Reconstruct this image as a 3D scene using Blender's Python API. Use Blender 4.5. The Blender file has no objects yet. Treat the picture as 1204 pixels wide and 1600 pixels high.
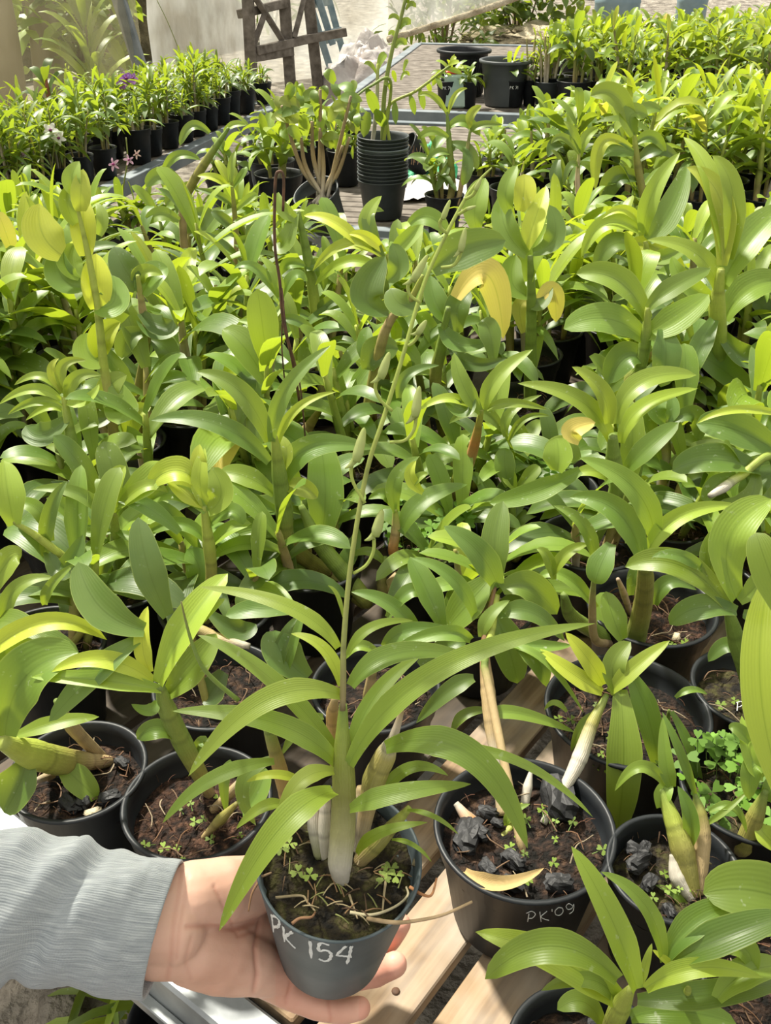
import bpy, math, random
from mathutils import Vector, Matrix, noise
rnd = random.Random(7)
R = math.radians
V = Vector
scn = bpy.context.scene
col = scn.collection

# ------------------------------------------------------------------ camera, world, sun, exposure
PITCH, F, CAMH = R(32), 1500.0, 0.757
KF = F / 1200.0
CAM = V((0, 0, CAMH))
RIGHT, FWD, UP = V((1, 0, 0)), V((0, math.cos(PITCH), -math.sin(PITCH))), V((0, math.sin(PITCH), math.cos(PITCH)))
cd = bpy.data.cameras.new('camera'); cam = bpy.data.objects.new('camera', cd); col.objects.link(cam)
cam.location = CAM; cam.rotation_euler = (math.pi / 2 - PITCH, 0, 0)
cd.sensor_fit = 'VERTICAL'; cd.sensor_height = 36; cd.sensor_width = 27; cd.lens = 36.0 * F / 1600; cd.clip_start = 0.02
scn.camera = cam
w = bpy.data.worlds.new('greenhouse_sky'); scn.world = w; w.use_nodes = True
wt = w.node_tree; wt.nodes.clear()
wo = wt.nodes.new('ShaderNodeOutputWorld'); wb = wt.nodes.new('ShaderNodeBackground')
wb.inputs[0].default_value = (1.0, 0.985, 0.93, 1); wb.inputs[1].default_value = 0.68
wt.links.new(wb.outputs[0], wo.inputs[0])
sd = bpy.data.lights.new('sun', 'SUN'); sun = bpy.data.objects.new('sun', sd); col.objects.link(sun)
sd.energy = 8.2; sd.angle = R(3.5); sd.color = (1.0, 0.95, 0.82)
sun.location = (-2, 3, 4)
SUN_DIR = V((0.42, -0.50, -1.0)).normalized()
sun.rotation_euler = SUN_DIR.to_track_quat('-Z', 'Y').to_euler()
scn.view_settings.view_transform = 'Standard'; scn.view_settings.look = 'None'
scn.view_settings.gamma = 1; scn.view_settings.use_curve_mapping = False
scn.view_settings.exposure = 0.27
cy = scn.cycles
cy.max_bounces = 7; cy.diffuse_bounces = 3; cy.glossy_bounces = 2; cy.transmission_bounces = 5; cy.transparent_max_bounces = 12
cy.sample_clamp_indirect = 6

def P(x, y, z):
    return CAM + FWD * z + RIGHT * ((x - 602) / F * z) + UP * ((800 - y) / F * z)
def H_(x, y, z): return P(x, y, z * KF)      # depths near the hand, noted for a 1200 px lens
def ray(x, y):
    return (FWD + RIGHT * ((x - 602) / F) + UP * ((800 - y) / F))
def PZ(x, y, Z):
    d = ray(x, y); return CAM + d * ((Z - CAMH) / d.z)
def DZ(x, y, Z):
    return (Z - CAMH) / ray(x, y).z
def PY(x, y, Y):
    d = ray(x, y); return CAM + d * (Y / d.y)
def proj(p):
    q = p - CAM; z = q.dot(FWD)
    return (602 + F * q.dot(RIGHT) / z, 800 - F * q.dot(UP) / z, z)

# ------------------------------------------------------------------ materials
def newmat(name):
    m = bpy.data.materials.new(name); m.use_nodes = True
    nt = m.node_tree; nt.nodes.clear()
    return m, nt, nt.nodes.new, nt.links.new
def sset(b, **k):
    for a, v in k.items():
        b.inputs[a.replace('_', ' ')].default_value = v
def mixc(nt, fac, a, b, mode='MIX'):
    n = nt.nodes.new('ShaderNodeMix'); n.data_type = 'RGBA'; n.blend_type = mode
    for i, s in ((0, fac), (6, a), (7, b)):
        if isinstance(s, (int, float)): n.inputs[i].default_value = s
        elif isinstance(s, tuple): n.inputs[i].default_value = s if len(s) == 4 else s + (1,)
        else: nt.links.new(s, n.inputs[i])
    return n.outputs[2]
def mathn(nt, op, a, b=None, c=None):
    n = nt.nodes.new('ShaderNodeMath'); n.operation = op
    for i, s in enumerate((a, b, c)):
        if s is None: continue
        if isinstance(s, (int, float)): n.inputs[i].default_value = s
        else: nt.links.new(s, n.inputs[i])
    return n.outputs[0]
def ramp(nt, fac, stops):
    n = nt.nodes.new('ShaderNodeValToRGB'); nt.links.new(fac, n.inputs[0])
    el = n.color_ramp.elements
    while len(el) < len(stops): el.new(0.5)
    for e, (p, c) in zip(el, stops): e.position = p; e.color = c if len(c) == 4 else tuple(c) + (1,)
    return n.outputs[0]
def tex(nt, kind, scale, detail=3, coord='Object', **k):
    c = nt.nodes.new('ShaderNodeTexCoord'); t = nt.nodes.new('ShaderNodeTex' + kind)
    t.inputs['Scale'].default_value = scale
    if 'Detail' in t.inputs: t.inputs['Detail'].default_value = detail
    nt.links.new(c.outputs[coord], t.inputs['Vector'])
    return t.outputs[0]
def bump(nt, h, strength, dist, target):
    b = nt.nodes.new('ShaderNodeBump'); b.inputs['Strength'].default_value = strength; b.inputs['Distance'].default_value = dist
    nt.links.new(h, b.inputs['Height']); nt.links.new(b.outputs[0], target)

def leaf_material(name='orchid_leaf', gloss=0.36):
    m, nt, N, L = newmat(name)
    at = N('ShaderNodeAttribute'); at.attribute_name = 'tone'
    sp = N('ShaderNodeSeparateColor'); L(at.outputs['Color'], sp.inputs[0])
    age, rn, yel = sp.outputs[0], sp.outputs[1], sp.outputs[2]
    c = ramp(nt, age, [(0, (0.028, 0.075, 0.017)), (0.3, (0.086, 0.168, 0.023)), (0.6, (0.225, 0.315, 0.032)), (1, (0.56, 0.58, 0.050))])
    n1 = tex(nt, 'Noise', 45, 3)
    c = mixc(nt, mathn(nt, 'MULTIPLY', n1, 0.30), c, (0.20, 0.25, 0.06))
    vv = mathn(nt, 'MULTIPLY_ADD', rn, 0.75, 0.65)
    hs = N('ShaderNodeHueSaturation'); L(vv, hs.inputs['Value']); L(c, hs.inputs['Color'])
    hs.inputs['Saturation'].default_value = 1.02
    c = mixc(nt, yel, hs.outputs[0], (0.74, 0.56, 0.15))
    uv = N('ShaderNodeUVMap'); su = N('ShaderNodeSeparateXYZ'); L(uv.outputs[0], su.inputs[0])
    du = mathn(nt, 'ABSOLUTE', mathn(nt, 'SUBTRACT', su.outputs[0], 0.5))
    rib = N('ShaderNodeMapRange'); rib.inputs[1].default_value = 0.0; rib.inputs[2].default_value = 0.03
    rib.inputs[3].default_value = 0.75; rib.inputs[4].default_value = 0.0; L(du, rib.inputs[0])
    c = mixc(nt, rib.outputs[0], c, mixc(nt, 1.0, c, (0.55, 0.62, 0.35), 'MULTIPLY'))
    edge = N('ShaderNodeMapRange'); edge.inputs[1].default_value = 0.47; edge.inputs[2].default_value = 0.5
    edge.inputs[3].default_value = 0.0; edge.inputs[4].default_value = 0.4; L(du, edge.inputs[0])
    c = mixc(nt, edge.outputs[0], c, (0.45, 0.52, 0.12))
    vein = mathn(nt, 'SINE', mathn(nt, 'MULTIPLY', su.outputs[0], 75.0))
    c = mixc(nt, mathn(nt, 'MULTIPLY_ADD', vein, 0.02, 0.02), c, (0.05, 0.09, 0.015))
    # dried water marks
    wn = ramp(nt, tex(nt, 'Noise', 190, 2), [(0.66, (0, 0, 0)), (0.74, (1, 1, 1))])
    wn2 = ramp(nt, tex(nt, 'Noise', 14, 2), [(0.5, (0, 0, 0)), (0.62, (1, 1, 1))])
    wm = mixc(nt, 1.0, wn, wn2, 'MULTIPLY')
    c = mixc(nt, mathn(nt, 'MULTIPLY', wm, 0.45), c, (0.55, 0.6, 0.45))
    b = N('ShaderNodeBsdfPrincipled'); L(c, b.inputs['Base Color'])
    L(mathn(nt, 'MULTIPLY_ADD', n1, 0.25, gloss - 0.05), b.inputs['Roughness']); b.inputs['Specular IOR Level'].default_value = 0.58
    bump(nt, mathn(nt, 'ADD', mathn(nt, 'MULTIPLY', vein, 0.16), mathn(nt, 'MULTIPLY', n1, 1.2)), 0.30, 0.0006, b.inputs['Normal'])
    tr = N('ShaderNodeBsdfTranslucent'); L(mixc(nt, 1.0, mixc(nt, 0.55, c, (0.52, 0.66, 0.06)), (1.35, 1.30, 0.75), 'MULTIPLY'), tr.inputs[0])
    mx = N('ShaderNodeMixShader'); mx.inputs[0].default_value = 0.34; L(b.outputs[0], mx.inputs[1]); L(tr.outputs[0], mx.inputs[2])
    o = N('ShaderNodeOutputMaterial'); L(mx.outputs[0], o.inputs[0])
    return m

def tint_material(name, rough=0.55, bumps=0.4, scale=300, transl=0.0, spec=0.4, stretch=False):
    """base colour carried by each mesh's own colour attribute"""
    m, nt, N, L = newmat(name)
    at = N('ShaderNodeAttribute'); at.attribute_name = 'tone'
    n1 = tex(nt, 'Noise', scale, 3)
    c = mixc(nt, mathn(nt, 'MULTIPLY', n1, 0.45), at.outputs['Color'], mixc(nt, 1.0, at.outputs['Color'], (0.5, 0.5, 0.45), 'MULTIPLY'))
    b = N('ShaderNodeBsdfPrincipled'); L(c, b.inputs['Base Color']); sset(b, Roughness=rough, Specular_IOR_Level=spec)
    uvn = N('ShaderNodeUVMap'); sx = N('ShaderNodeSeparateXYZ'); L(uvn.outputs[0], sx.inputs[0])
    fib = mathn(nt, 'SINE', mathn(nt, 'MULTIPLY_ADD', sx.outputs[0], 150.0, mathn(nt, 'MULTIPLY', n1, 9.0)))
    bump(nt, mathn(nt, 'MULTIPLY_ADD', fib, 0.22, n1), bumps, 0.001, b.inputs['Normal'])
    o = N('ShaderNodeOutputMaterial')
    if transl:
        tr = N('ShaderNodeBsdfTranslucent'); L(at.outputs['Color'], tr.inputs[0])
        mx = N('ShaderNodeMixShader'); mx.inputs[0].default_value = transl
        L(b.outputs[0], mx.inputs[1]); L(tr.outputs[0], mx.inputs[2]); L(mx.outputs[0], o.inputs[0])
    else: L(b.outputs[0], o.inputs[0])
    return m

def noisy(name, stops, scale, rough=0.8, bstr=0.5, bdist=0.003, detail=6, spec=0.3, metal=0.0, bscale=None):
    m, nt, N, L = newmat(name)
    n1 = tex(nt, 'Noise', scale, detail)
    b = N('ShaderNodeBsdfPrincipled'); L(ramp(nt, n1, stops), b.inputs['Base Color']); sset(b, Roughness=rough, Specular_IOR_Level=spec, Metallic=metal)
    bump(nt, tex(nt, 'Noise', bscale or scale * 2.2, 5), bstr, bdist, b.inputs['Normal'])
    o = N('ShaderNodeOutputMaterial'); L(b.outputs[0], o.inputs[0])
    return m

M = {}
M['leaf'] = leaf_material()
M['cane'] = tint_material('orchid_cane', 0.5, 0.35, 220)
M['tint'] = tint_material('tinted_dry', 0.7, 0.5, 260)
M['petal'] = tint_material('petal', 0.5, 0.1, 100, transl=0.35)
M['clover'] = tint_material('clover_leaf', 0.6, 0.1, 100, transl=0.35)
M['pot'] = noisy('black_plastic', [(0.3, (0.007, 0.008, 0.010)), (0.7, (0.016, 0.019, 0.022))], 30, 0.46, 0.15, 0.0006, spec=0.32)
M['pot_grey'] = noisy('weathered_plastic', [(0.3, (0.030, 0.038, 0.042)), (0.7, (0.055, 0.064, 0.068))], 18, 0.5, 0.15, 0.0006, spec=0.4)
M['pot_held'] = noisy('blue_grey_plastic', [(0.35, (0.050, 0.068, 0.080)), (0.65, (0.085, 0.105, 0.115))], 26, 0.5, 0.25, 0.0005, spec=0.4, bscale=90)
M['soil'] = noisy('potting_soil', [(0.40, (0.004, 0.003, 0.002)), (0.55, (0.022, 0.012, 0.008)), (0.72, (0.085, 0.048, 0.028))], 120, 0.9, 1.0, 0.006)
M['coco'] = noisy('coco_fibre', [(0.38, (0.006, 0.003, 0.002)), (0.55, (0.036, 0.017, 0.010)), (0.72, (0.12, 0.060, 0.036))], 150, 0.9, 1.0, 0.006)
M['mossy'] = noisy('mossy_soil', [(0.36, (0.005, 0.004, 0.003)), (0.5, (0.022, 0.016, 0.008)), (0.62, (0.045, 0.042, 0.012)), (0.75, (0.10, 0.075, 0.04))], 110, 0.9, 1.0, 0.005)
M['charcoal'] = noisy('charcoal', [(0.3, (0.006, 0.006, 0.007)), (0.7, (0.028, 0.028, 0.030))], 70, 0.6, 0.5, 0.002, spec=0.4)
M['ground'] = noisy('gravel_ground', [(0.3, (0.10, 0.085, 0.07)), (0.55, (0.27, 0.24, 0.20)), (0.75, (0.46, 0.42, 0.36))], 14, 0.95, 0.9, 0.02, bscale=60)
M['rail'] = noisy('galvanised_rail', [(0.3, (0.17, 0.18, 0.19)), (0.7, (0.34, 0.36, 0.37))], 22, 0.38, 0.2, 0.001, spec=0.5, metal=0.55)
M['gutter'] = noisy('painted_rail', [(0.3, (0.14, 0.17, 0.19)), (0.7, (0.26, 0.29, 0.31))], 10, 0.5, 0.2, 0.001, metal=0.2)
M['paint'] = noisy('white_paint_marker', [(0.3, (0.62, 0.64, 0.64)), (0.7, (0.85, 0.86, 0.85))], 200, 0.5, 0.3, 0.0004)
M['wire'] = noisy('rusty_wire', [(0.3, (0.05, 0.03, 0.02)), (0.7, (0.14, 0.07, 0.04))], 90, 0.7, 0.3, 0.0006)
M['straw'] = noisy('straw', [(0.3, (0.30, 0.24, 0.15)), (0.7, (0.75, 0.66, 0.48))], 9, 0.9, 1.0, 0.03, bscale=40)
M['sack'] = noisy('white_sacking', [(0.35, (0.45, 0.42, 0.40)), (0.6, (0.80, 0.78, 0.76))], 5, 0.45, 0.8, 0.02, bscale=14)
M['green_cloth'] = noisy('green_netting', [(0.3, (0.03, 0.35, 0.16)), (0.7, (0.10, 0.62, 0.32))], 30, 0.6, 0.6, 0.006)
M['oldwood'] = noisy('grey_timber', [(0.3, (0.09, 0.075, 0.06)), (0.7, (0.24, 0.21, 0.18))], 18, 0.85, 0.5, 0.004)
M['alu'] = noisy('ladder_aluminium', [(0.3, (0.16, 0.24, 0.29)), (0.7, (0.34, 0.43, 0.47))], 12, 0.4, 0.2, 0.001, metal=0.4)
M['blue'] = noisy('blue_grey_plastic_tub', [(0.3, (0.16, 0.24, 0.28)), (0.7, (0.24, 0.32, 0.36))], 8, 0.5, 0.1, 0.001)

def wood_material(name='bench_slat_wood', k=1.0):
    m, nt, N, L = newmat(name)
    c = N('ShaderNodeTexCoord'); mp = N('ShaderNodeMapping'); mp.inputs['Scale'].default_value = (60, 3.0, 60)
    L(c.outputs['Object'], mp.inputs[0])
    t = N('ShaderNodeTexNoise'); t.inputs['Scale'].default_value = 1.3; t.inputs['Detail'].default_value = 6; L(mp.outputs[0], t.inputs['Vector'])
    oi = N('ShaderNodeObjectInfo')
    c1 = ramp(nt, t.outputs[0], [(0.25, (0.09, 0.052, 0.028)), (0.5, (0.25, 0.165, 0.09)), (0.75, (0.40, 0.29, 0.18))])
    n2 = tex(nt, 'Noise', 9, 4)
    c1 = mixc(nt, mathn(nt, 'MULTIPLY', ramp(nt, n2, [(0.42, (0, 0, 0)), (0.62, (1, 1, 1))]), 0.55), c1, (0.42, 0.37, 0.31))
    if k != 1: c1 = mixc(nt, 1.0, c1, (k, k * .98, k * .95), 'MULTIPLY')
    b = N('ShaderNodeBsdfPrincipled'); L(c1, b.inputs['Base Color']); b.inputs['Roughness'].default_value = 0.72
    bump(nt, t.outputs[0], 0.5, 0.002, b.inputs['Normal'])
    o = N('ShaderNodeOutputMaterial'); L(b.outputs[0], o.inputs[0])
    return m
M['wood'] = wood_material(); M['wood_shaded'] = wood_material('shaded_slat_wood', .22)  # second copy darkened: shade between the pots put into the wood colour

def sheet_material(name, c1, c2, clear):
    m, nt, N, L = newmat(name)
    n = ramp(nt, tex(nt, 'Noise', 1.7, 7), [(0.38, c1), (0.60, c2)])
    d = N('ShaderNodeBsdfPrincipled'); L(n, d.inputs['Base Color']); sset(d, Roughness=0.35, Specular_IOR_Level=0.5)
    tl = N('ShaderNodeBsdfTranslucent'); L(n, tl.inputs[0])
    m1 = N('ShaderNodeMixShader'); m1.inputs[0].default_value = 0.6; L(d.outputs[0], m1.inputs[1]); L(tl.outputs[0], m1.inputs[2])
    tp = N('ShaderNodeBsdfTransparent'); tp.inputs[0].default_value = (0.96, 0.96, 0.93, 1)
    m2 = N('ShaderNodeMixShader')
    f = mathn(nt, 'MULTIPLY_ADD', tex(nt, 'Noise', 2.3, 5), 0.5, clear - 0.25); L(f, m2.inputs[0])
    L(m1.outputs[0], m2.inputs[1]); L(tp.outputs[0], m2.inputs[2])
    bump(nt, tex(nt, 'Noise', 4, 6), 0.8, 0.08, d.inputs['Normal'])
    o = N('ShaderNodeOutputMaterial'); L(m2.outputs[0], o.inputs[0])
    return m
M['sheet_clear'] = sheet_material('clear_plastic_sheet', (0.28, 0.25, 0.15), (0.50, 0.45, 0.30), 0.72)
M['sheet_white'] = sheet_material('milky_plastic_sheet', (0.46, 0.43, 0.37), (0.88, 0.88, 0.84), 0.42)

def sun_screen_material():  # film of the added, unseen sun screen above the foreground
    m, nt, N, L = newmat('milky_sun_screen_film')
    tl = N('ShaderNodeBsdfTranslucent'); tl.inputs[0].default_value = (.85, .86, .82, 1)
    tp = N('ShaderNodeBsdfTransparent'); tp.inputs[0].default_value = (.93, .94, .90, 1)
    m2 = N('ShaderNodeMixShader'); m2.inputs[0].default_value = 0.50; L(tl.outputs[0], m2.inputs[1]); L(tp.outputs[0], m2.inputs[2])
    o = N('ShaderNodeOutputMaterial'); L(m2.outputs[0], o.inputs[0])
    return m
M['sun_screen'] = sun_screen_material()

def skin_material():
    m, nt, N, L = newmat('skin')
    n1 = tex(nt, 'Noise', 22, 4); n2 = tex(nt, 'Noise', 260, 3)
    at = N('ShaderNodeAttribute'); at.attribute_name = 'tone'
    c = ramp(nt, n1, [(0.3, (0.60, 0.33, 0.24)), (0.7, (0.73, 0.45, 0.345))])
    c = mixc(nt, 1.0, c, at.outputs['Color'], 'MULTIPLY')
    b = N('ShaderNodeBsdfPrincipled'); L(c, b.inputs['Base Color']); sset(b, Roughness=0.5, Specular_IOR_Level=0.4)
    b.inputs['Subsurface Weight'].default_value = 0.12; b.inputs['Subsurface Radius'].default_value = (0.012, 0.004, 0.002); b.inputs['Subsurface Scale'].default_value = 0.6
    bump(nt, n2, 0.25, 0.0008, b.inputs['Normal'])
    o = N('ShaderNodeOutputMaterial'); L(b.outputs[0], o.inputs[0])
    return m
M['skin'] = skin_material()
def knit_material():
    m, nt, N, L = newmat('heather_grey_knit')
    uv = N('ShaderNodeUVMap'); su = N('ShaderNodeSeparateXYZ'); L(uv.outputs[0], su.inputs[0])
    mp = N('ShaderNodeMapping'); mp.inputs['Scale'].default_value = (160, 9, 1); L(uv.outputs[0], mp.inputs[0])
    t = N('ShaderNodeTexNoise'); t.inputs['Scale'].default_value = 1.0; t.inputs['Detail'].default_value = 4; L(mp.outputs[0], t.inputs['Vector'])
    c = ramp(nt, t.outputs[0], [(0.3, (0.26, 0.285, 0.31)), (0.55, (0.37, 0.395, 0.42)), (0.75, (0.51, 0.535, 0.55))])
    rib = mathn(nt, 'SINE', mathn(nt, 'MULTIPLY', su.outputs[0], 1150.0))
    row = mathn(nt, 'SINE', mathn(nt, 'MULTIPLY', su.outputs[1], 1500.0))
    h = mathn(nt, 'ADD', mathn(nt, 'MULTIPLY', rib, 0.5), mathn(nt, 'MULTIPLY', row, 0.35))
    c = mixc(nt, mathn(nt, 'MULTIPLY_ADD', h, 0.16, 0.14), c, (0.24, 0.265, 0.29))
    b = N('ShaderNodeBsdfPrincipled'); L(c, b.inputs['Base Color']); sset(b, Roughness=0.9, Specular_IOR_Level=0.15)
    b.inputs['Sheen Weight'].default_value = 0.3
    bump(nt, h, 0.5, 0.0006, b.inputs['Normal'])
    o = N('ShaderNodeOutputMaterial'); L(b.outputs[0], o.inputs[0])
    return m
M['knit'] = knit_material()

# ------------------------------------------------------------------ mesh helpers
class MB:
    def __init__(s): s.v = []; s.f = []; s.uv = []; s.c = []
    def add(s, p, uv=(0, 0), c=(1, 1, 1)):
        s.v.append(V(p)); s.uv.append(uv); s.c.append(c); return len(s.v) - 1
    def mesh(s, name, mat, off=V((0, 0, 0)), smooth=True):
        me = bpy.data.meshes.new(name)
        me.from_pydata([tuple(p - off) for p in s.v], [], s.f)
        ul = me.uv_layers.new(name='UVMap')
        idx = [0] * len(me.loops); me.loops.foreach_get('vertex_index', idx)
        flat = []
        for i in idx: flat += s.uv[i]
        ul.data.foreach_set('uv', flat)
        a = me.color_attributes.new('tone', 'FLOAT_COLOR', 'POINT')
        fc = []
        for c in s.c: fc += [c[0], c[1], c[2], 1.0]
        a.data.foreach_set('color', fc)
        me.polygons.foreach_set('use_smooth', [smooth] * len(me.polygons))
        me.materials.append(mat); me.update()
        return me
    def build(s, name, mat, parent=None, smooth=True, loc=None):
        if not s.v: return None
        off = world_loc(parent) if parent else (V(loc) if loc is not None else V((0, 0, 0)))
        ob = bpy.data.objects.new(name, s.mesh(name, mat, off, smooth))
        col.objects.link(ob)
        if parent: ob.parent = parent
        elif loc is not None: ob.location = loc
        return ob
def world_loc(o):
    p = V((0, 0, 0))
    while o: p += o.location; o = o.parent
    return p
def tag(o, label, cat, group=None, kind=None):
    if label: o['label'] = label
    if cat: o['category'] = cat
    if group: o['group'] = group
    if kind: o['kind'] = kind
    return o
def empty(name, loc):
    o = bpy.data.objects.new(name, None); o.location = loc; o.empty_display_size = 0.02; col.objects.link(o); return o

def catmull(pts, n):
    if len(pts) < 3: return [pts[0].lerp(pts[-1], i / n) for i in range(n + 1)], [i / n * (len(pts) - 1) for i in range(n + 1)]
    ext = [pts[0] * 2 - pts[1]] + list(pts) + [pts[-1] * 2 - pts[-2]]
    out, par = [], []
    m = len(pts) - 1
    for i in range(n + 1):
        s = i / n * m; k = min(int(s), m - 1); t = s - k
        a, b, c, d = ext[k:k + 4]
        out.append(0.5 * ((2 * b) + (c - a) * t + (2 * a - 5 * b + 4 * c - d) * t * t + (3 * b - a - 3 * c + d) * t ** 3))
        par.append(s)
    return out, par
def lerpl(l, s):
    k = min(int(s), len(l) - 2) if len(l) > 1 else 0
    if len(l) == 1: return l[0]
    t = s - k; a, b = l[k], l[k + 1]
    if isinstance(a, (int, float)): return a + (b - a) * t
    return tuple(a[i] + (b[i] - a[i]) * t for i in range(3))
def tube(mb, pts, rad, cols, n=None, sides=8, cap=True, nodes=0.0, flat=1.0, jit=0.0):
    """round stem through pts; rad and cols are lists along pts; nodes>0: ringed like a cane with that spacing"""
    n = n or max(2, 3 * (len(pts) - 1))
    P_, S_ = catmull(pts, n)
    if not isinstance(rad, (list, tuple)): rad = [rad] * len(pts)
    if not isinstance(cols, list): cols = [cols] * len(pts)
    if len(rad) != len(pts): rad = [lerpl(list(rad), i / (len(pts) - 1) * (len(rad) - 1)) for i in range(len(pts))]
    if len(cols) != len(pts): cols = [lerpl(cols, i / (len(pts) - 1) * (len(cols) - 1)) for i in range(len(pts))]
    base = len(mb.v); nrm = None; dist = 0; prev = None
    for i, p in enumerate(P_):
        t = (P_[min(i + 1, n)] - P_[max(i - 1, 0)])
        t = t.normalized() if t.length > 1e-9 else V((0, 0, 1))
        if nrm is None: nrm = t.orthogonal().normalized()
        nrm = (nrm - t * nrm.dot(t)).normalized(); bi = t.cross(nrm)
        r = lerpl(list(rad), S_[i]); c = lerpl(cols, S_[i])
        if prev is not None: dist += (p - prev).length
        prev = p
        if nodes:
            q = (dist / nodes) % 1.0
            if q < 0.13: r *= 0.97; c = tuple(k * 0.74 for k in c)
            elif q > 0.87: c = tuple(min(1, k * 1.10) for k in c)
        for j in range(sides):
            a = 2 * math.pi * j / sides
            rr = r * (1 + (rnd.uniform(-jit, jit) if jit else 0))
            mb.add(p + nrm * (math.cos(a) * rr) + bi * (math.sin(a) * rr * flat), (j / sides, dist * 20), c)
    for i in range(n):
        for j in range(sides):
            a = base + i * sides + j; b = base + i * sides + (j + 1) % sides
            mb.f.append((a, b, b + sides, a + sides))
    if cap:
        mb.f.append(tuple(base + j for j in reversed(range(sides))))
        mb.f.append(tuple(base + n * sides + j for j in range(sides)))

def prof_strap(t): return min(1, 0.42 + 2.0 * t) * (1 - t ** 3.2) ** 0.75
def prof_wide(t): return min(1, 0.38 + 1.5 * t) * (1 - t ** 4.5) ** 0.6
def prof_oval(t): return (max(0, math.sin(math.pi * min(1, 0.10 + 0.90 * t))) ** 0.62)
PROF = {'s': prof_strap, 'w': prof_wide, 'o': prof_oval}
def leaf(mb, p0, pm, p2, w, nh, tone, fold=0.22, kind='s', nl=12, nw=4, wav=0.0, rg=rnd):
    c = pm * 2 - (p0 + p2) * 0.5
    base = len(mb.v); ph = rg.uniform(0, 6.28); pf = PROF[kind]
    cup = rg.uniform(-0.05, 0.12)
    for i in range(nl + 1):
        t = i / nl
        p = p0 * (1 - t) ** 2 + c * (2 * t * (1 - t)) + p2 * t * t
        tg = ((c - p0) * (1 - t) + (p2 - c) * t)
        tg = tg.normalized() if tg.length > 1e-9 else V((0, 0, 1))
        sd = tg.cross(nh)
        if sd.length < 1e-3: sd = tg.orthogonal()
        sd.normalize(); nm = sd.cross(tg).normalized()
        hw = w * 0.5 * pf(t)
        for j in range(nw + 1):
            u = -1 + 2 * j / nw
            h = fold * abs(u) * (1 - 0.45 * t) - cup * (1 - u * u) + wav * math.sin(t * 9 + ph + (u > 0) * 2.1) * abs(u) ** 2
            mb.add(p + sd * (u * hw * (1 - 0.10 * fold)) + nm * (h * hw), (0.5 + 0.5 * u, t), tone)
    for i in range(nl):
        for j in range(nw):
            a = base + i * (nw + 1) + j
            mb.f.append((a, a + 1, a + nw + 2, a + nw + 1))

def box(mb, c, sx, sy, sz, rot=None, col_=(1, 1, 1), ch=0.0):
    rot = rot or Matrix.Identity(3); b = len(mb.v)
    pts = []
    if ch <= 0:
        for z in (-1, 1):
            for x, y in ((-1, -1), (1, -1), (1, 1), (-1, 1)): pts.append((x * sx / 2, y * sy / 2, z * sz / 2))
        for p in pts: mb.add(V(c) + rot @ V(p), (p[0], p[1]), col_)
        for f in ((3, 2, 1, 0), (4, 5, 6, 7), (0, 1, 5, 4), (1, 2, 6, 5), (2, 3, 7, 6), (3, 0, 4, 7)): mb.f.append(tuple(b + k for k in f))
        return
    k = ch
    for z, e in ((-sz / 2, k), (-sz / 2 + k, 0), (sz / 2 - k, 0), (sz / 2, k)):
        X, Y = sx / 2 - e, sy / 2 - e
        for x, y in ((-X + k, -Y), (X - k, -Y), (X, -Y + k), (X, Y - k), (X - k, Y), (-X + k, Y), (-X, Y - k), (-X, -Y + k)):
            mb.add(V(c) + rot @ V((x, y, z)), (x, y), col_)
    for i in range(3):
        for j in range(8):
            a = b + i * 8 + j; d = b + i * 8 + (j + 1) % 8
            mb.f.append((a, d, d + 8, a + 8))
    mb.f.append(tuple(b + j for j in reversed(range(8)))); mb.f.append(tuple(b + 24 + j for j in range(8)))
def beam(mb, a, b, w_, h_, up=V((0, 0, 1)), ch=0.0, col_=(1, 1, 1)):
    d = (b - a); L_ = d.length; y = d.normalized(); x = y.cross(up).normalized(); z = x.cross(y)
    box(mb, (a + b) / 2, w_, L_, h_, Matrix((x, y, z)).transposed(), col_, ch)
def lathe(mb, prof, seg=40, mat=None, org=V((0, 0, 0)), col_=(1, 1, 1), close=False):
    """prof: list of (r, z); mat 3x3 orientation"""
    mat = mat or Matrix.Identity(3); b = len(mb.v)
    for r, z in prof:
        for j in range(seg):
            a = 2 * math.pi * j / seg
            mb.add(org + mat @ V((r * math.cos(a), r * math.sin(a), z)), (j / seg, z), col_)
    for i in range(len(prof) - 1):
        for j in range(seg):
            a = b + i * seg + j; d = b + i * seg + (j + 1) % seg
            mb.f.append((a, d, d + seg, a + seg))
    mb.f.append(tuple(b + j for j in reversed(range(seg))))
    mb.f.append(tuple(b + (len(prof) - 1) * seg + j for j in range(seg)))
def axis_mat(z):
    z = z.normalized(); x = V((1, 0, 0)); x = (x - z * x.dot(z)).normalized(); y = z.cross(x)
    return Matrix((x, y, z)).transposed()

def pot_mesh(mb, D, h, org=V((0, 0, 0)), mat=None, taper=0.74, lip=True, seg=44, depth=None):
    R1 = D / 2; R0 = R1 * taper; t = 0.0016
    depth = depth or h * 0.30
    rz = lambda z: R0 + (R1 - R0) * (z / h)
    pr = [(R0 - 0.003, 0), (R0, 0.003)]
    if lip:
        hb = h * 0.80
        pr += [(rz(hb) - 0.0015, hb - 0.002), (rz(hb) + 0.0012, hb), (rz(h * 0.97) + 0.001, h * 0.965), (R1 + 0.0022, h * 0.97), (R1 + 0.0026, h - 0.0015), (R1 + 0.0012, h), (R1 - 0.002, h - 0.0006)]
    else:
        pr += [(rz(h * 0.5), h * 0.5), (R1, h - 0.002), (R1 + 0.0006, h - 0.0006), (R1 - 0.0004, h), (R1 - t, h - 0.001)]
    pr += [(rz(h * 0.9) - t * 1.4, h * 0.9), (rz(h - depth) - t * 1.4, h - depth)]
    lathe(mb, pr, seg, mat, org)
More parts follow.
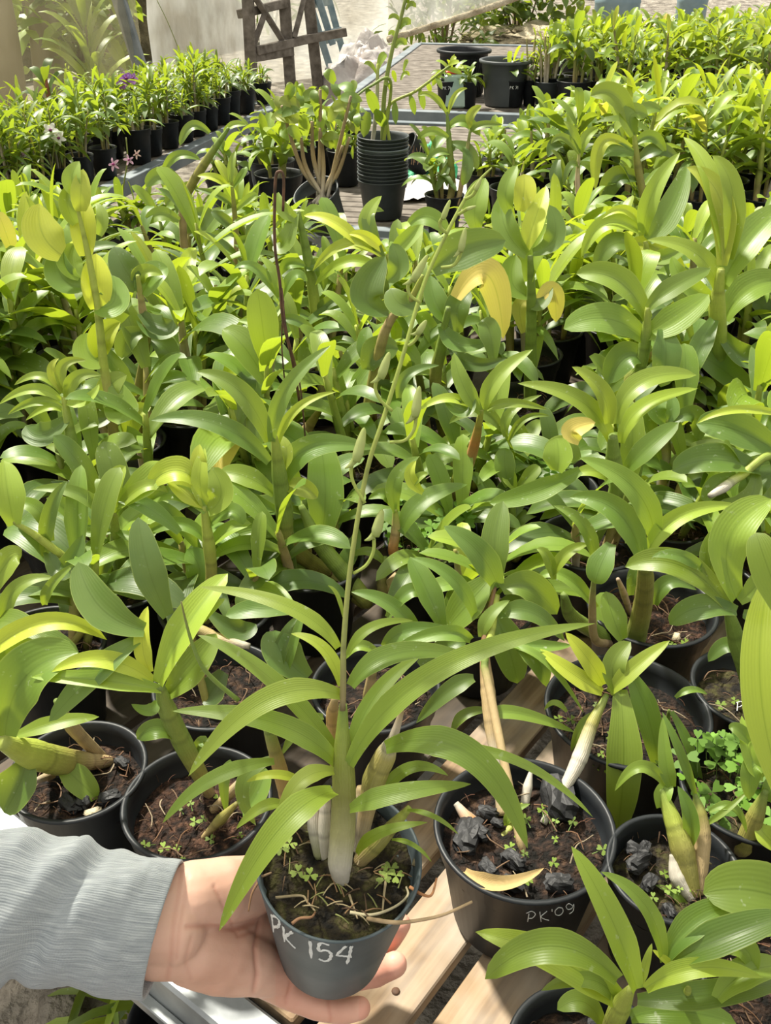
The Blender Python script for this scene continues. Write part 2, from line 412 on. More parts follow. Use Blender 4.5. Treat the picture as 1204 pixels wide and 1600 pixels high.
def soil_mesh(mb, r, z, org=V((0, 0, 0)), mat=None, rg=rnd, amp=0.006, rings=9, seg=30):
    mat = mat or Matrix.Identity(3); b = len(mb.v); s = rg.uniform(0, 90)
    mb.add(org + mat @ V((0, 0, z + amp * noise.noise(V((s, 0, 0))))), (0.5, 0.5))
    for i in range(1, rings + 1):
        for j in range(seg):
            a = 2 * math.pi * j / seg; q = r * i / rings; x, y = q * math.cos(a), q * math.sin(a)
            dz = amp * (noise.noise(V((x * 45 + s, y * 45, 0))) + 0.7 * noise.noise(V((x * 130 + s, y * 130, 3)))) - (0.004 if i == rings else 0)
            mb.add(org + mat @ V((x, y, z + dz)), (x, y))
    for j in range(seg): mb.f.append((b, b + 1 + j, b + 1 + (j + 1) % seg))
    for i in range(rings - 1):
        for j in range(seg):
            a = b + 1 + i * seg + j; d = b + 1 + i * seg + (j + 1) % seg
            mb.f.append((a, a + seg, d + seg, d))
def clover(mb, p, up, r, rg, c=(0.16, 0.34, 0.06)):
    k = rg.uniform(0.5, 1.15); c = tuple(q * k for q in c)
    x = up.orthogonal().normalized(); y = up.cross(x); a0 = rg.uniform(0, 6.28)
    for q in range(3):
        a = a0 + q * 2.094; d = x * math.cos(a) + y * math.sin(a); s = up.cross(d); b = len(mb.v)
        for (u, v, hh) in ((0, 0, 0), (0.55, 0.42, .12), (0.95, 0.50, .1), (1.12, 0.24, .05), (0.92, 0, -.02), (1.12, -0.24, .05), (0.95, -0.50, .1), (0.55, -0.42, .12)):
            mb.add(p + d * (u * r) + s * (v * r) + up * (hh * r), (u, v), c)
        mb.f.append(tuple(range(b, b + 8)))
def clover_patch(mb, c, rad, n, r, rg, h=0.012, colr=(0.16, 0.34, 0.06)):
    for _ in range(n):
        a, q = rg.uniform(0, 6.28), rad * math.sqrt(rg.random())
        p = V(c) + V((q * math.cos(a), q * math.sin(a), rg.uniform(0.3, 1) * h))
        up = V((rg.uniform(-.35, .35), rg.uniform(-.6, .1), 1)).normalized()
        clover(mb, p, up, r * rg.uniform(0.6, 1.2), rg, colr)
        tube(mb, [V((p.x * .8 + c[0] * .2, p.y * .8 + c[1] * .2, c[2])), p], [0.0005, 0.0004], (0.2, 0.3, 0.08), n=2, sides=3, cap=False)
def chunk(mb, c, s, rg, flat=0.6):
    b = len(mb.v); rot = Matrix.Rotation(rg.uniform(0, 6.28), 3, 'Z') @ Matrix.Rotation(rg.uniform(-.4, .4), 3, 'X')
    nu, nv = 14, 9
    for i in range(nv + 1):
        th = math.pi * i / nv
        for j in range(nu):
            ph = 2 * math.pi * j / nu
            d = V((math.sin(th) * math.cos(ph), math.sin(th) * math.sin(ph), math.cos(th)))
            m_ = max(abs(d.x), abs(d.y), abs(d.z)); d = d / (m_ ** 0.75)
            d *= 1 + 0.28 * noise.noise(d * 2 + V((b, 0, 0))) + .08 * noise.noise(d * 7 + V((b, 3, 0)))
            mb.add(V(c) + rot @ V((d.x * s, d.y * s * 0.6, d.z * s * flat)))
    for i in range(nv):
        for j in range(nu):
            a = b + i * nu + j; d_ = b + i * nu + (j + 1) % nu
            mb.f.append((a, a + nu, d_ + nu, d_))
def roots(mb, c, rad, n, rg, cols=((0.42, 0.34, 0.24), (0.30, 0.17, 0.09)), r=0.0009, lift=0.006):
    for _ in range(n):
        a, q = rg.uniform(0, 6.28), rad * math.sqrt(rg.random()); p = V(c) + V((q * math.cos(a), q * math.sin(a), 0.002))
        d = rg.uniform(0, 6.28); pts = [p]
        for k in range(rg.randint(2, 4)):
            d += rg.uniform(-.9, .9); p = p + V((math.cos(d), math.sin(d), 0)) * rg.uniform(0.006, 0.014)
            if (p - V(c)).length > rad: break
            p.z = c[2] + rg.uniform(0.0, lift); pts.append(p.copy())
        if len(pts) > 1:
            tube(mb, pts, [r, r * .6], rg.choice(cols), n=(len(pts) - 1) * 2, sides=4, cap=False)
# ------------------------------------------------------------------ the place: ground, benches, plastic walls
GZ = -0.56
def structure(name, mb, mat, smooth=False):
    return tag(mb.build(name, mat, None, smooth), None, None, kind='structure')
g = MB(); nx, ny = 60, 70
for i in range(nx + 1):
    for j in range(ny + 1):
        x, y = -9 + 18 * i / nx, -1.2 + 17.2 * j / ny
        g.add((x, y, GZ + 0.03 * noise.noise(V((x * 2, y * 2, 0))) + max(0, y - 9.5) * 0.10))
for i in range(nx):
    for j in range(ny):
        a = i * (ny + 1) + j; g.f.append((a, a + ny + 1, a + ny + 2, a + 1))
structure('ground', g, M['ground'], True)

# near bench: slats run away from the aluminium front rail
A0, A1 = PZ(0, 1262, 0.0), PZ(425, 1600, 0.0)
RD = (A1 - A0); RD.z = 0; RD.normalize(); SD = V((-RD.y, RD.x, 0))
if SD.y < 0: SD = -SD
BK0 = PZ(780, 385, 0.0); BKD = PZ(1204, 408, 0.0) - BK0; BKD.z = 0; BKD.normalize()
bench = tag(empty('plant_bench', A0 + V((0, 0, -0.56))), 'near wooden slatted bench with metal front rail, crowded with orchid pots', 'bench')
def to_back(p, d):
    # distance along d from p to the back rail line
    n_ = V((-BKD.y, BKD.x, 0)); return (BK0 - p).dot(n_) / d.dot(n_)
s_ref = PZ(640, 1500, 0.0); k0 = (s_ref - A0).dot(RD)
for i in range(-18, 17):
    q = A0 + RD * (k0 + i * 0.0745); e = to_back(q, SD)
    if e < 0.3: continue
    mb = MB(); w_ = 0.058 + 0.005 * math.sin(i * 3.1)
    beam(mb, q + SD * 0.012 + V((0, 0, -0.011)), q + SD * (e - 0.03) + V((0, 0, -0.011)), w_, 0.016, ch=0.0015)
    ob = mb.mesh('slat', M['wood' if i in (-1, 0, 1, 2) else 'wood_shaded'], V((0, 0, 0)), False)
    # give the slat its own axes so the grain runs along it
    y_ = SD; x_ = y_.cross(V((0, 0, 1))).normalized(); rot = Matrix((x_, y_, V((0, 0, 1)))).transposed().to_4x4()
    mt = Matrix.Translation(q) @ rot
    ob.transform(mt.inverted()); so = bpy.data.objects.new('slat', ob); col.objects.link(so); so.parent = bench
    so.matrix_basis = Matrix.Translation(-world_loc(bench)) @ mt
    if i in (0, 1):
        nb = MB()
        for kk in ((0.052, -0.006), (0.083, 0.006)) if i == 0 else ((0.05, 0.01),):
            c_ = q + SD * kk[0] + RD * kk[1]
            lathe(nb, [(0.0035, -0.003), (0.0036, 0.0002), (0.002, 0.0008)], 10, None, V((c_.x, c_.y, -0.0025)))
        nl_ = nb.build('nail', M['wire'], bench)
mb = MB(); up = V((0, 0, 1))
a, b = A0 - RD * 0.7, A0 + RD * 2.0
beam(mb, a - SD * 0.012 + V((0, 0, -0.024)), b - SD * 0.012 + V((0, 0, -0.024)), 0.034, 0.05, ch=0.003)
beam(mb, a - SD * 0.034 + V((0, 0, -0.044)), b - SD * 0.034 + V((0, 0, -0.044)), 0.010, 0.012, ch=0.001)
mb.build('front_rail', M['rail'], bench, False)
mb = MB(); a, b = BK0 - BKD * 1.9, BK0 + BKD * 2.6
beam(mb, a + V((0, 0, -0.02)), b + V((0, 0, -0.02)), 0.03, 0.045, ch=0.002)
mb.build('back_rail', M['rail'], bench, False)
for q in (A0 - RD * 0.3 + SD * 0.1, A0 + RD * 1.5 + SD * 0.1, BK0 - BKD * 1.5 - SD * .12, BK0 + BKD * 1.3 - SD * .12):
    mb = MB(); beam(mb, V((q.x, q.y, GZ)), V((q.x, q.y, -0.03)), 0.04, 0.04, V((0, 1, 0)), 0.002); mb.build('leg', M['rail'], bench, False)
for k in (0.35, 1.1, 1.9):
    mb = MB(); q0 = A0 + SD * k; beam(mb, q0 - RD * 0.6 + V((0, 0, -0.045)), q0 + RD * 1.9 + V((0, 0, -0.045)), 0.04, 0.05, ch=0.002); mb.build('crossbeam', M['rail'], bench, False)

# second bench behind it, with corrugated boards lying along it
def flat_bench(name, label, o, u, v, lu, lv, railmat, edge_w=0.04, ns=14, mat='oldwood'):
    t = tag(empty(name, o + V((0, 0, GZ))), label, 'bench')
    n_ = int(lv / 0.058)
    for i in range(n_):
        mb = MB(); q = o + v * (0.04 + i * 0.058)
        beam(mb, q + V((0, 0, -0.011)), q + u * lu + V((0, 0, -0.011)), 0.049, 0.014, ch=0.002)
        mb.build('slat', M[mat], t, False)
    for q0, q1 in ((o, o + u * lu), (o + v * (n_ * 0.058 + 0.05), o + v * (n_ * 0.058 + 0.05) + u * lu), (o, o + v * lv), (o + u * lu, o + u * lu + v * lv)):
        mb = MB(); beam(mb, q0 + V((0, 0, -0.022)), q1 + V((0, 0, -0.022)), edge_w, 0.05, ch=0.002); mb.build('frame_rail', M[railmat], t, False)
    for q in (o + u * .1 + v * .1, o + u * (lu - .1) + v * .1, o + u * .1 + v * (lv - .1), o + u * (lu - .1) + v * (lv - .1)):
        mb = MB(); beam(mb, V((q.x, q.y, GZ)), V((q.x, q.y, -0.03)), 0.04, 0.04, V((0, 1, 0))); mb.build('leg', M[railmat], t, False)
    return t
BV = V((-BKD.y, BKD.x, 0))
B2 = BK0 + BV * 0.10 - BKD * 0.88
B3 = PZ(600, 172, 0.0); B3 = B3 - BKD * 0.25; LV2 = (B3 - B2).dot(BV) - .32
flat_bench('plant_bench', 'second slatted bench behind the near one, holding the tall pot stack', B2, BKD, BV, 3.5, LV2, 'gutter')
flat_bench('plant_bench', 'far grey board bench carrying the big round tubs', B3, BKD, BV, 4.2, 2.6, 'gutter', 0.05)
L0, L1 = PZ(150, 300, 0.0), PZ(430, 165, 0.0)
LD = (L1 - L0); LD.z = 0; LD.normalize(); LN = V((-LD.y, LD.x, 0))      # LN points left, into the left bench
LW = min(2.2, (PZ(290, 134, 0.0) - L0).dot(LN))
flat_bench('plant_bench', 'left bench with long dark rail holding rows of small dark pots', L0 - LD * 1.3, LD, LN, (L1 - L0).length + 1.35, LW, 'gutter', 0.05)

# plastic walls and added sun screen
def sheet(name, a, b, z0, z1, mat, n=70, m=26, amp=0.05, seed=0):
    mb = MB(); d = (b - a); nn = V((-d.y, d.x, 0)).normalized()
    for i in range(n + 1):
        for j in range(m + 1):
            p = a.lerp(b, i / n); z = z0 + (z1 - z0) * j / m
            o_ = amp * (noise.noise(V((p.x * 1.3 + seed, p.y * 1.3, z * 0.8))) + 0.6 * noise.noise(V((p.x * 4 + seed, z * 1.2, 5))) + 0.25 * noise.noise(V((p.x * 9 + z * 6, z * 5, 9))))
            mb.add(V((p.x, p.y, z)) + nn * o_, (i / n, j / m))
    for i in range(n):
        for j in range(m):
            k = i * (m + 1) + j; mb.f.append((k, k + m + 1, k + m + 2, k + 1))
    return structure(name, mb, M[mat], True)
WL = L0 + LN * (LW + .12); WP = WL + LD * 3.5; WP = V((PY(222, 120, WP.y).x, WP.y, 0))                        # foot of the wall post
sheet('wall_left', WL - LD * 2.2, WP, GZ, 2.2, 'sheet_clear', seed=3)
WQ = V((-1.15, 9.3, 0))
sheet('wall_back', WP + V((0.06, 0.05, 0)), WQ, GZ, 2.2, 'sheet_white', seed=8, amp=0.05)
sheet('wall_rear', WQ + V((.05, .03, 0)), V((.30, 10.4, 0)), GZ, 2.2, 'sheet_white', seed=12, amp=0.09)
mb = MB(); beam(mb, PY(226, 128, WP.y - .08), PY(174, -40, WP.y - .2), 0.075, 0.075, V((0, 1, 0)), 0.004)
beam(mb, V((PY(226, 128, WP.y - .08).x, WP.y - .08, GZ)), PY(226, 128, WP.y - .08), 0.075, 0.075, V((0, 1, 0)), 0.004)
structure('trim_1', mb, M['gutter'])
# loose flap of the sheet with the pole along its lower edge
fa, fb = PY(606, 62, 7.6), PY(858, -22, 8.4)
mb = MB(); n_, m_ = 40, 12; ht = V((0, 0.3, 0.9))
for i in range(n_ + 1):
    for j in range(m_ + 1):
        p = fa.lerp(fb, i / n_); q = p + ht * (j / m_ * (1.0)) + V((0, 0.05 * noise.noise(V((i * .3, j * .4, 0))), 0.02 * noise.noise(V((i * .5, 0, 4)))))
        mb.add(q)
for i in range(n_):
    for j in range(m_):
        k = i * (m_ + 1) + j; mb.f.append((k, k + m_ + 1, k + m_ + 2, k + 1))
fl = structure('wall_flap', mb, M['sheet_white'], True)
mb = MB(); tube(mb, [fa, (fa + fb) / 2 + V((0, 0, -0.012)), fb], 0.022, (1, 1, 1), n=10, sides=10)
tag(mb.build('edge_pole', M['straw'], None, loc=fa), 'pale pole rolled into the lower edge of the loose plastic flap', 'pole')

# added out-of-view sun screen: milky film placed to soften sun on the foreground
mb = MB(); n_ = 30
for i in range(n_ + 1):
    for j in range(n_ + 1):
        x, y = -4.5 + 7.5 * i / n_, -1.0 + (1.60 + 1.0) * j / n_
        mb.add((x, y, 2.3 + .25 * math.cos(x * .5) + .012 * noise.noise(V((x * 3, y * 3, 0)))))
for i in range(n_):
    for j in range(n_): k = i * (n_ + 1) + j; mb.f.append((k, k + n_ + 1, k + n_ + 2, k + 1))
structure('added_sun_screen', mb, M['sun_screen'], True)

# ------------------------------------------------------------------ things in the background
def bush(label, c, size, n, lf, tone, kind='s', cat='bush', name='leafy_bush', group=None, droop=0.2, stems=5, seed=1):
    rg = random.Random(seed); mb = MB(); st = MB(); c = V(c)
    t = tag(empty(name, c), label, cat, group)
    tops = []
    for i in range(stems):
        a = rg.uniform(0, 6.28); e = c + V((math.cos(a) * size[0] * .6 * rg.random(), math.sin(a) * size[1] * .6 * rg.random(), size[2] * rg.uniform(.6, .95)))
        tube(st, [c, c.lerp(e, .5) + V((0, 0, .05)), e], [0.014, 0.006], (0.20, 0.15, 0.08), n=6, sides=5); tops.append(e)
    for i in range(n):
        v = V((rg.gauss(0, 1), rg.gauss(0, 1), rg.gauss(0, 1))).normalized() * (rg.random() ** 0.45)
        p = c + V((v.x * size[0], v.y * size[1], size[2] * (0.5 + 0.5 * v.z)))
        d = V((rg.uniform(-1, 1), rg.uniform(-1, 1), rg.uniform(-.6, .9))).normalized()
        L_ = lf * rg.uniform(.6, 1.3); p2 = p + d * L_ - V((0, 0, droop * L_)); pm = (p + p2) / 2 + V((0, 0, .14 * L_))
        leaf(mb, p, pm, p2, L_ * (.22 if kind == 's' else .45), V((rg.uniform(-.6, .6), rg.uniform(-.8, .2), 1)).normalized(), (min(1, max(0, tone + rg.uniform(-.2, .25))), rg.random() * .8, 0), .1, kind, 3, 2, rg=rg)
    st.build('stem', M['tint'], t); mb.build('leaves', M['leaf'], t)
    return t
B_ = [((-3.3, 6.2), (.7, .7, 1.7), 520, .22, .15, 's', 'dark shaggy bush blurred behind the clear plastic at far left'),
      ((-2.3, 7.9), (.5, .6, 1.6), 360, .20, .45, 'o', 'lighter round-leaved bush behind the clear plastic left of the post'),
      ((-3.6, 4.6), (.6, .6, 1.7), 320, .18, .1, 's', 'very dark bush outside the plastic at the left picture edge'),
      ((.50, 9.3), (.55, .4, 1.2), 420, .16, .1, 's', 'dark green shrub seen under the loose plastic flap, left part'),
      ((1.25, 9.9), (.6, .4, 1.1), 460, .16, .05, 'o', 'dark hedge shrub straight behind the big round tubs'),
      ((2.2, 14.4), (.7, .5, 1.6), 260, .16, .4, 'o', 'small light-leaved shrub right of the thin wooden post'),
      ((-1.2, 11.4), (.8, .5, 1.3), 220, .2, .3, 's', 'bush faint behind the milky plastic near the ladder')]
for i, (c, sz, n, lf, tn, kd, lb) in enumerate(B_):
    gz = GZ + max(0, c[1] - 9.5) * 0.10
    bush(lb, (c[0], c[1], gz), sz, n, lf, tn, kd, seed=i + 3)
# earth bank with trunks outside the clear wall
hb = None
for i, (x, y, Y, r, lb) in enumerate([(20, 190, 6.6, .10, 'leftmost pale tree trunk blurred behind the clear plastic'), (85, 190, 7.6, .12, 'middle tree trunk blurred behind the clear plastic'), (165, 190, 8.4, .13, 'pale tree trunk just left of the grey wall post')]):
    c = PY(x, y, Y); c.z = GZ; mb = MB(); tube(mb, [c, c + V((.03, .05, .9)), c + V((-.06, .1, 2.4))], [r, r * .85, r * .7], [(.20, .16, .09), (.27, .22, .13), (.22, .19, .11)], n=14, sides=12, jit=.05)
    tag(mb.build('tree_trunk', M['tint'], None, loc=c), lb, 'tree')
M['bank'] = noisy('overgrown_bank', [(0.3, (0.03, 0.035, 0.012)), (0.55, (0.10, 0.085, 0.045)), (0.72, (0.20, 0.17, 0.09))], 5, .95, 1.0, .05, bscale=20)
mb = MB(); n_ = 60; m_ = 16
for i in range(n_ + 1):
    for j in range(m_ + 1):
        u, v = i / n_, j / m_; bx, by = -7.0 + 5.6 * u, 6.4 + 4.6 * u + 1.2 * v
        mb.add((bx, by, GZ + 1.5 * v ** .7 + .28 * noise.noise(V((bx * 1.6, by * 1.6, v * 3))) + .1 * noise.noise(V((bx * 6, by * 6, v * 9)))))
for i in range(n_):
    for j in range(m_): k = i * (m_ + 1) + j; mb.f.append((k, k + m_ + 1, k + m_ + 2, k + 1))
structure('earth_bank', mb, M['bank'], True)
# spiky pale plant just inside/outside the clear wall
def spiky(label, c, n, L_, tone, seed, kd='s', wd=.08):
    rg = random.Random(seed); mb = MB(); st = MB(); c = V(c); t = tag(empty('spiky_plant', c), label, 'plant')
    for lev in range(n):
        a = lev * 2.4; h = lev / n; q = c + V((0, 0, h * L_ * 1.3)); d = V((math.cos(a), math.sin(a), .5 + .9 * h)).normalized()
        p2 = q + d * L_ * (1 - .3 * h) - V((0, 0, .12 * L_)); leaf(mb, q, (q + p2) / 2 + V((0, 0, .15 * L_)), p2, L_ * wd * 1.4, V((0, -.3, 1)), (tone + rg.uniform(-.2, .2), rg.random(), 0), .2, kd, 6, 2, rg=rg)
    tube(st, [c, c + V((0, 0, L_ * 1.2))], [0.012, .006], (0.2, 0.17, 0.09), n=4, sides=6)
    st.build('stem', M['tint'], t); mb.build('leaves', M['leaf'], t)
spiky('spiky pale-leaved plant behind the clear plastic, left of the grey post', PY(142, 100, 7.0) - V((0, 0, .42)), 26, .55, .5, 4)
spiky('rust-brown rosette plant at the far left edge of the left bench', PZ(84, 196, .10), 12, .13, 0, 5, 'w', .2)
bpy.data.objects['spiky_plant.001'].children[1].data.materials[0] = tint_material('rust_leaf', .6)
for v_ in bpy.data.objects['spiky_plant.001'].children[1].data.color_attributes['tone'].data: v_.color = (.30, .10, .05, 1)

# wooden trestle and aluminium step ladder
def px_beams(t, part, segs, Y, mat, w_, h_):
    for (x0, y0, x1, y1, dy0, dy1) in segs:
        mb = MB(); a, b = PY(x0, y0, Y + dy0), PY(x1, y1, Y + dy1)
        beam(mb, a, b, w_, h_, V((0, 1, 0)), 0.004); mb.build(part, M[mat], t, False)
YT = PZ(457, 178, GZ).y
tr = tag(empty('wooden_trestle', V((PY(425, 130, YT).x, YT, GZ))), 'tall weathered wooden trestle of crossed timbers behind the left bench', 'trestle')
px_beams(tr, 'leg', [(441, -40, 457, 178, .3, .3), (385, -40, 396, 172, 0, 0), (478, -40, 500, 165, .45, .45)], YT, 'oldwood', .085, .06)
px_beams(tr, 'rail', [(374, 22, 446, 5, 0, .3), (398, 80, 485, 60, 0, .45), (446, 68, 540, 50, .3, .45), (395, 90, 455, 80, 0, .3)], YT, 'oldwood', .06, .07)
px_beams(tr, 'brace', [(398, -5, 448, 74, 0, .3), (418, 8, 390, 88, .1, 0), (477, -10, 459, 60, .45, .3)], YT, 'oldwood', .04, .05)
YL = PZ(530, 152, GZ).y
la = tag(empty('step_ladder', V((PY(505, 140, YL).x, YL, GZ))), 'blue-grey aluminium step ladder standing right of the wooden trestle', 'ladder')
px_beams(la, 'stile', [(470, -40, 530, 152, 0, 0), (485, -40, 520, 70, .05, .05), (503, -40, 538, 90, .5, .5)], YL, 'alu', .055, .03)
px_beams(la, 'step', [(487, 2, 513, -2, 0, .4), (502, 60, 532, 52, 0, .4), (520, 110, 540, 103, 0, .4)], YL, 'alu', .10, .025)
mb = MB(); tube(mb, [PY(807, 46, 11.5), PY(810, -30, 11.5)], [.055, .05], (.42, .33, .24), n=4, sides=8)
tag(mb.build('wooden_post', M['tint'], None, loc=PY(807, 46, 11.5)), 'thin upright wooden post before the dark hedge', 'post')

# heaps: sacks, straw
def heap(name, label, cat, c, sz, mat, seed, amp=.25, nu=40, nv=18, fr=2.4):
    mb = MB(); c = V(c)
    for i in range(nv + 1):
        th = math.pi / 2 * i / nv
        for j in range(nu):
            ph = 2 * math.pi * j / nu; d = V((math.sin(th) * math.cos(ph), math.sin(th) * math.sin(ph), math.cos(th)))
            k = 1 + amp * (noise.noise(d * fr + V((seed, 0, 0))) + .5 * noise.noise(d * fr * 3 + V((0, seed, 0))) + .25 * abs(noise.noise(d * fr * 8)))
            mb.add(c + V((d.x * sz[0] * k, d.y * sz[1] * k, d.z * sz[2] * k)))
    for i in range(nv):
        for j in range(nu):
            a = i * nu + j; b_ = i * nu + (j + 1) % nu; mb.f.append((a, a + nu, b_ + nu, b_))
    return tag(mb.build(name, M[mat], None, loc=c), label, cat)
heap('plastic_sack', 'crumpled milky plastic sack leaning beside the step ladder', 'sack', PZ(576, 162, GZ), (.38, .28, .42), 'sack', 2, .3)
heap('plastic_sack', 'bright white sack left of the big dark tub', 'sack', PZ(655, 138, GZ), (.30, .26, .26), 'sack', 9, .3)
heap('plastic_sack', 'greyish flattened sack lying below the white sack', 'sack', PZ(632, 168, GZ), (.34, .24, .24), 'sack', 14, .35)
tag(bpy.data.objects['plastic_sack'], None, None)
def grey_heap():
    m = noisy('grey_plastic_film', [(0.3, (0.25, 0.23, 0.22)), (0.7, (0.60, 0.57, 0.55))], 9, .35, .8, .02); bpy.data.objects['plastic_sack.002'].data.materials[0] = m
    bpy.data.objects['plastic_sack'].data.materials[0] = noisy('cloudy_film', [(0.3, (0.42, 0.36, 0.34)), (0.7, (0.85, 0.82, 0.80))], 4, .3, .8, .02)
grey_heap()
for i, (x, y, Y, sz, lb) in enumerate([(800, 78, 9.0, (.75, .5, .10), 'pale straw heap on the ground behind the round tubs'), (880, 40, 9.6, (.9, .5, .14), 'pale straw heap beyond the right-hand plants'), (1080, 30, 9.6, (1.2, .5, .12), 'dry pale debris heap at the far top right')]):
    c = PY(x, y, Y); c.z = GZ if Y < 9.5 else GZ + .02; c = V((c.x, c.y, PY(x, y + 20, Y).z - .08)); heap('straw_heap', lb, 'straw', c, (sz[0], sz[1], sz[2] + .05), 'straw', i + 20, .35, fr=4)
for i, (x, y0, y1, r, Y, lb) in enumerate([(962, 28, -30, .19, 9.2, 'blue-grey water drum at the top right, left one'), (1078, 26, -30, .13, 9.4, 'blue-grey drum at the top right behind the tallest plants')]):
    c = PY(x, y0, Y); mb = MB(); h_ = .7
    lathe(mb, [(r * .9, 0), (r, .03), (r, h_ * .3), (r * 1.03, h_ * .32), (r, h_ * .34), (r, h_ * .62), (r * 1.03, h_ * .64), (r, h_ * .66), (r, h_ * .97), (r * .92, h_)], 28, None, V((c.x, c.y, c.z - .1)))
    tag(mb.build('water_drum', M['blue'], None, loc=(c.x, c.y, c.z - .1)), lb, 'drum')

# big tubs
def tub(px, rimy, base_y, wpx, Y, label, mat, name='round_tub', ribs=True):
    b = PZ(px, base_y, 0.0); z = proj(b)[2]; D = wpx * z / F; h = PY(px, rimy, b.y).z
    b.z = 0.0; t = tag(empty(name, b), label, 'tub')
    mb = MB(); r = D / 2
    lathe(mb, [(r * .74, 0), (r * .76, .004), (r * .86, h * .62), (r * .88, h * .64), (r * .93, h * .92), (r * 1.03, h * .925), (r * 1.05, h * .94), (r * 1.05, h * .985), (r * 1.0, h), (r * .93, h * .985), (r * .9, h * .9), (r * .74, h * .04)], 56, None, b)
    mb.build('tub_wall', M[mat], t)
    if ribs:
        mb = MB()
        for k in range(48):
            a = 2 * math.pi * k / 48; dd = V((math.cos(a), math.sin(a), 0)); beam(mb, b + dd * r * .775 + V((0, 0, .01)), b + dd * r * .905 + V((0, 0, h * .84)), .006, .004, dd)
        mb.build('rib', M[mat], t, False)['kind'] = 'stuff'
    return t
M['tubgrey'] = noisy('faded_tub_plastic', [(0.3, (0.055, 0.062, 0.065)), (0.7, (0.10, 0.11, 0.115))], 6, .5, .1, .001)
tub(722, 76, 148, 80, 5.55, 'large dark round tub with ribbed side on the far bench', 'pot')
tub(786, 92, 163, 78, 5.1, 'large grey round tub behind the small leafy pot', 'tubgrey', ribs=False)
mb = MB(); c = PZ(710, 167, 0)
box(mb, c + V((0, 0, .07)), .10, .08, .14, ch=.008); cn = tag(mb.build('plastic_jar', noisy('pale_green_plastic', [(0.3, (.30, .42, .36)), (.7, (.45, .56, .48))], 12, .35, .1, .001), None, False, loc=c), 'pale green square plastic jar beside the tubs on the far bench', 'jar')
mb = MB(); box(mb, c + V((-.01, 0, .147)), .07, .06, .012, ch=.003); mb.build('lid', noisy('red_lid', [(.3, (.5, .06, .04)), (.7, (.6, .1, .06))], 8, .4, .1, .001), cn, False)

# green netting and white cloth on the second bench
def rag(label, px, py, sx, sy, mat, seed, z=.02):
    c = PZ(px, py, 0.0); mb = MB(); n_ = 22
    for i in range(n_ + 1):
        for j in range(n_ + 1):
            u, v = -1 + 2 * i / n_, -1 + 2 * j / n_; rr = 1 - .25 * noise.noise(V((u * 1.4 + seed, v * 1.4, 2)))
            hgt = z * max(0, 1 - (u * u + v * v) * .6) * (1.0 + .9 * noise.noise(V((u * 3 + seed, v * 3, 0)))) + .004
            mb.add(V((c.x + u * sx * rr, c.y + v * sy * rr, max(.0015, hgt + .012 * noise.noise(V((u * 8, v * 8, seed)))))))
    for i in range(n_):
        for j in range(n_):
            k = i * (n_ + 1) + j; mb.f.append((k, k + n_ + 1, k + n_ + 2, k + 1))
    return tag(mb.build('cloth', M[mat], None, loc=c), label, 'cloth')
rag('bunched bright green netting lying right of the pot stack', 668, 272, .09, .10, 'green_cloth', 3, .07)
rag('white crumpled cloth sheet below the green netting', 680, 300, .13, .12, 'sack', 8, .03)
# dark stick with a hooked top
mb = MB(); Yh = 1.05
tube(mb, [PY(442, 330, Yh), PY(443, 278, Yh), PY(436, 268, Yh), PY(430, 285, Yh), PY(429, 380, Yh), PY(437, 440, Yh), PY(442, 500, Yh), PY(456, 560, Yh), PY(470, 640, Yh + .03)], [.0016, .0018], (.1, .05, .03), n=40, sides=6)
tube(mb, [PY(440, 450, Yh), PY(448, 520, Yh - .01), PY(468, 600, Yh), PY(478, 700, Yh)], [.0010, .0012], (.1, .05, .03), n=20, sides=5)
tube(mb, [PY(443, 470, Yh), PY(440, 540, Yh + .01), PY(447, 620, Yh)], [.0009, .0010], (.1, .05, .03), n=14, sides=5)
tag(mb.build('hooked_wire', M['wire'], None, loc=PY(470, 640, Yh)), 'thin rusty wire with hooked top standing among the middle plants', 'wire')
# weeds on the ground at the bottom left
rg = random.Random(5); wd = tag(empty('grass_tuft', PZ(262, 1560, GZ)), 'tuft of broad green grass growing on the ground under the front rail', 'grass')
mb = MB(); c = PZ(262, 1575, GZ)
for i in range(34):
    a = rg.uniform(0, 6.28); L_ = rg.uniform(.10, .22); q = c + V((rg.uniform(-.10, .10), rg.uniform(-.10, .10), 0)); p2 = q + V((math.cos(a) * L_, math.sin(a) * L_, L_ * rg.uniform(.2, .6)))
    leaf(mb, q, (q + p2) / 2 + V((0, 0, L_ * .3)), p2, rg.uniform(.008, .018), V((0, -.3, 1)), (rg.uniform(.1, .6), rg.random(), 0), .2, 's', 6, 2, rg=rg)
mb.build('blades', M['leaf'], wd)['kind'] = 'stuff'
for i, (x, y, s, lb) in enumerate([(98, 1592, .05, 'larger grey stone on the ground under the sleeve'), (236, 1568, .045, 'grey stone beside the grass tuft'), (190, 1535, .03, 'small grey stone just below the cuff')]):
    mb = MB(); c = PZ(x, y, GZ + .02); chunk(mb, c, s, rg, .6); tag(mb.build('stone', M['ground'], None, loc=c), lb, 'stone')
mb = MB(); c = PZ(262, 1552, GZ + .02); tube(mb, [c + V((-.05, -.02, .01)), c + V((0, 0, .03)), c + V((.05, .03, .015))], [.004, .006, .003], [(.75, .48, .10)] * 3, n=12, sides=6, jit=.2)
tag(mb.build('dried_husk', M['tint'], None, loc=c), 'small yellow dried husk lying beside the grass tuft', 'plant litter')
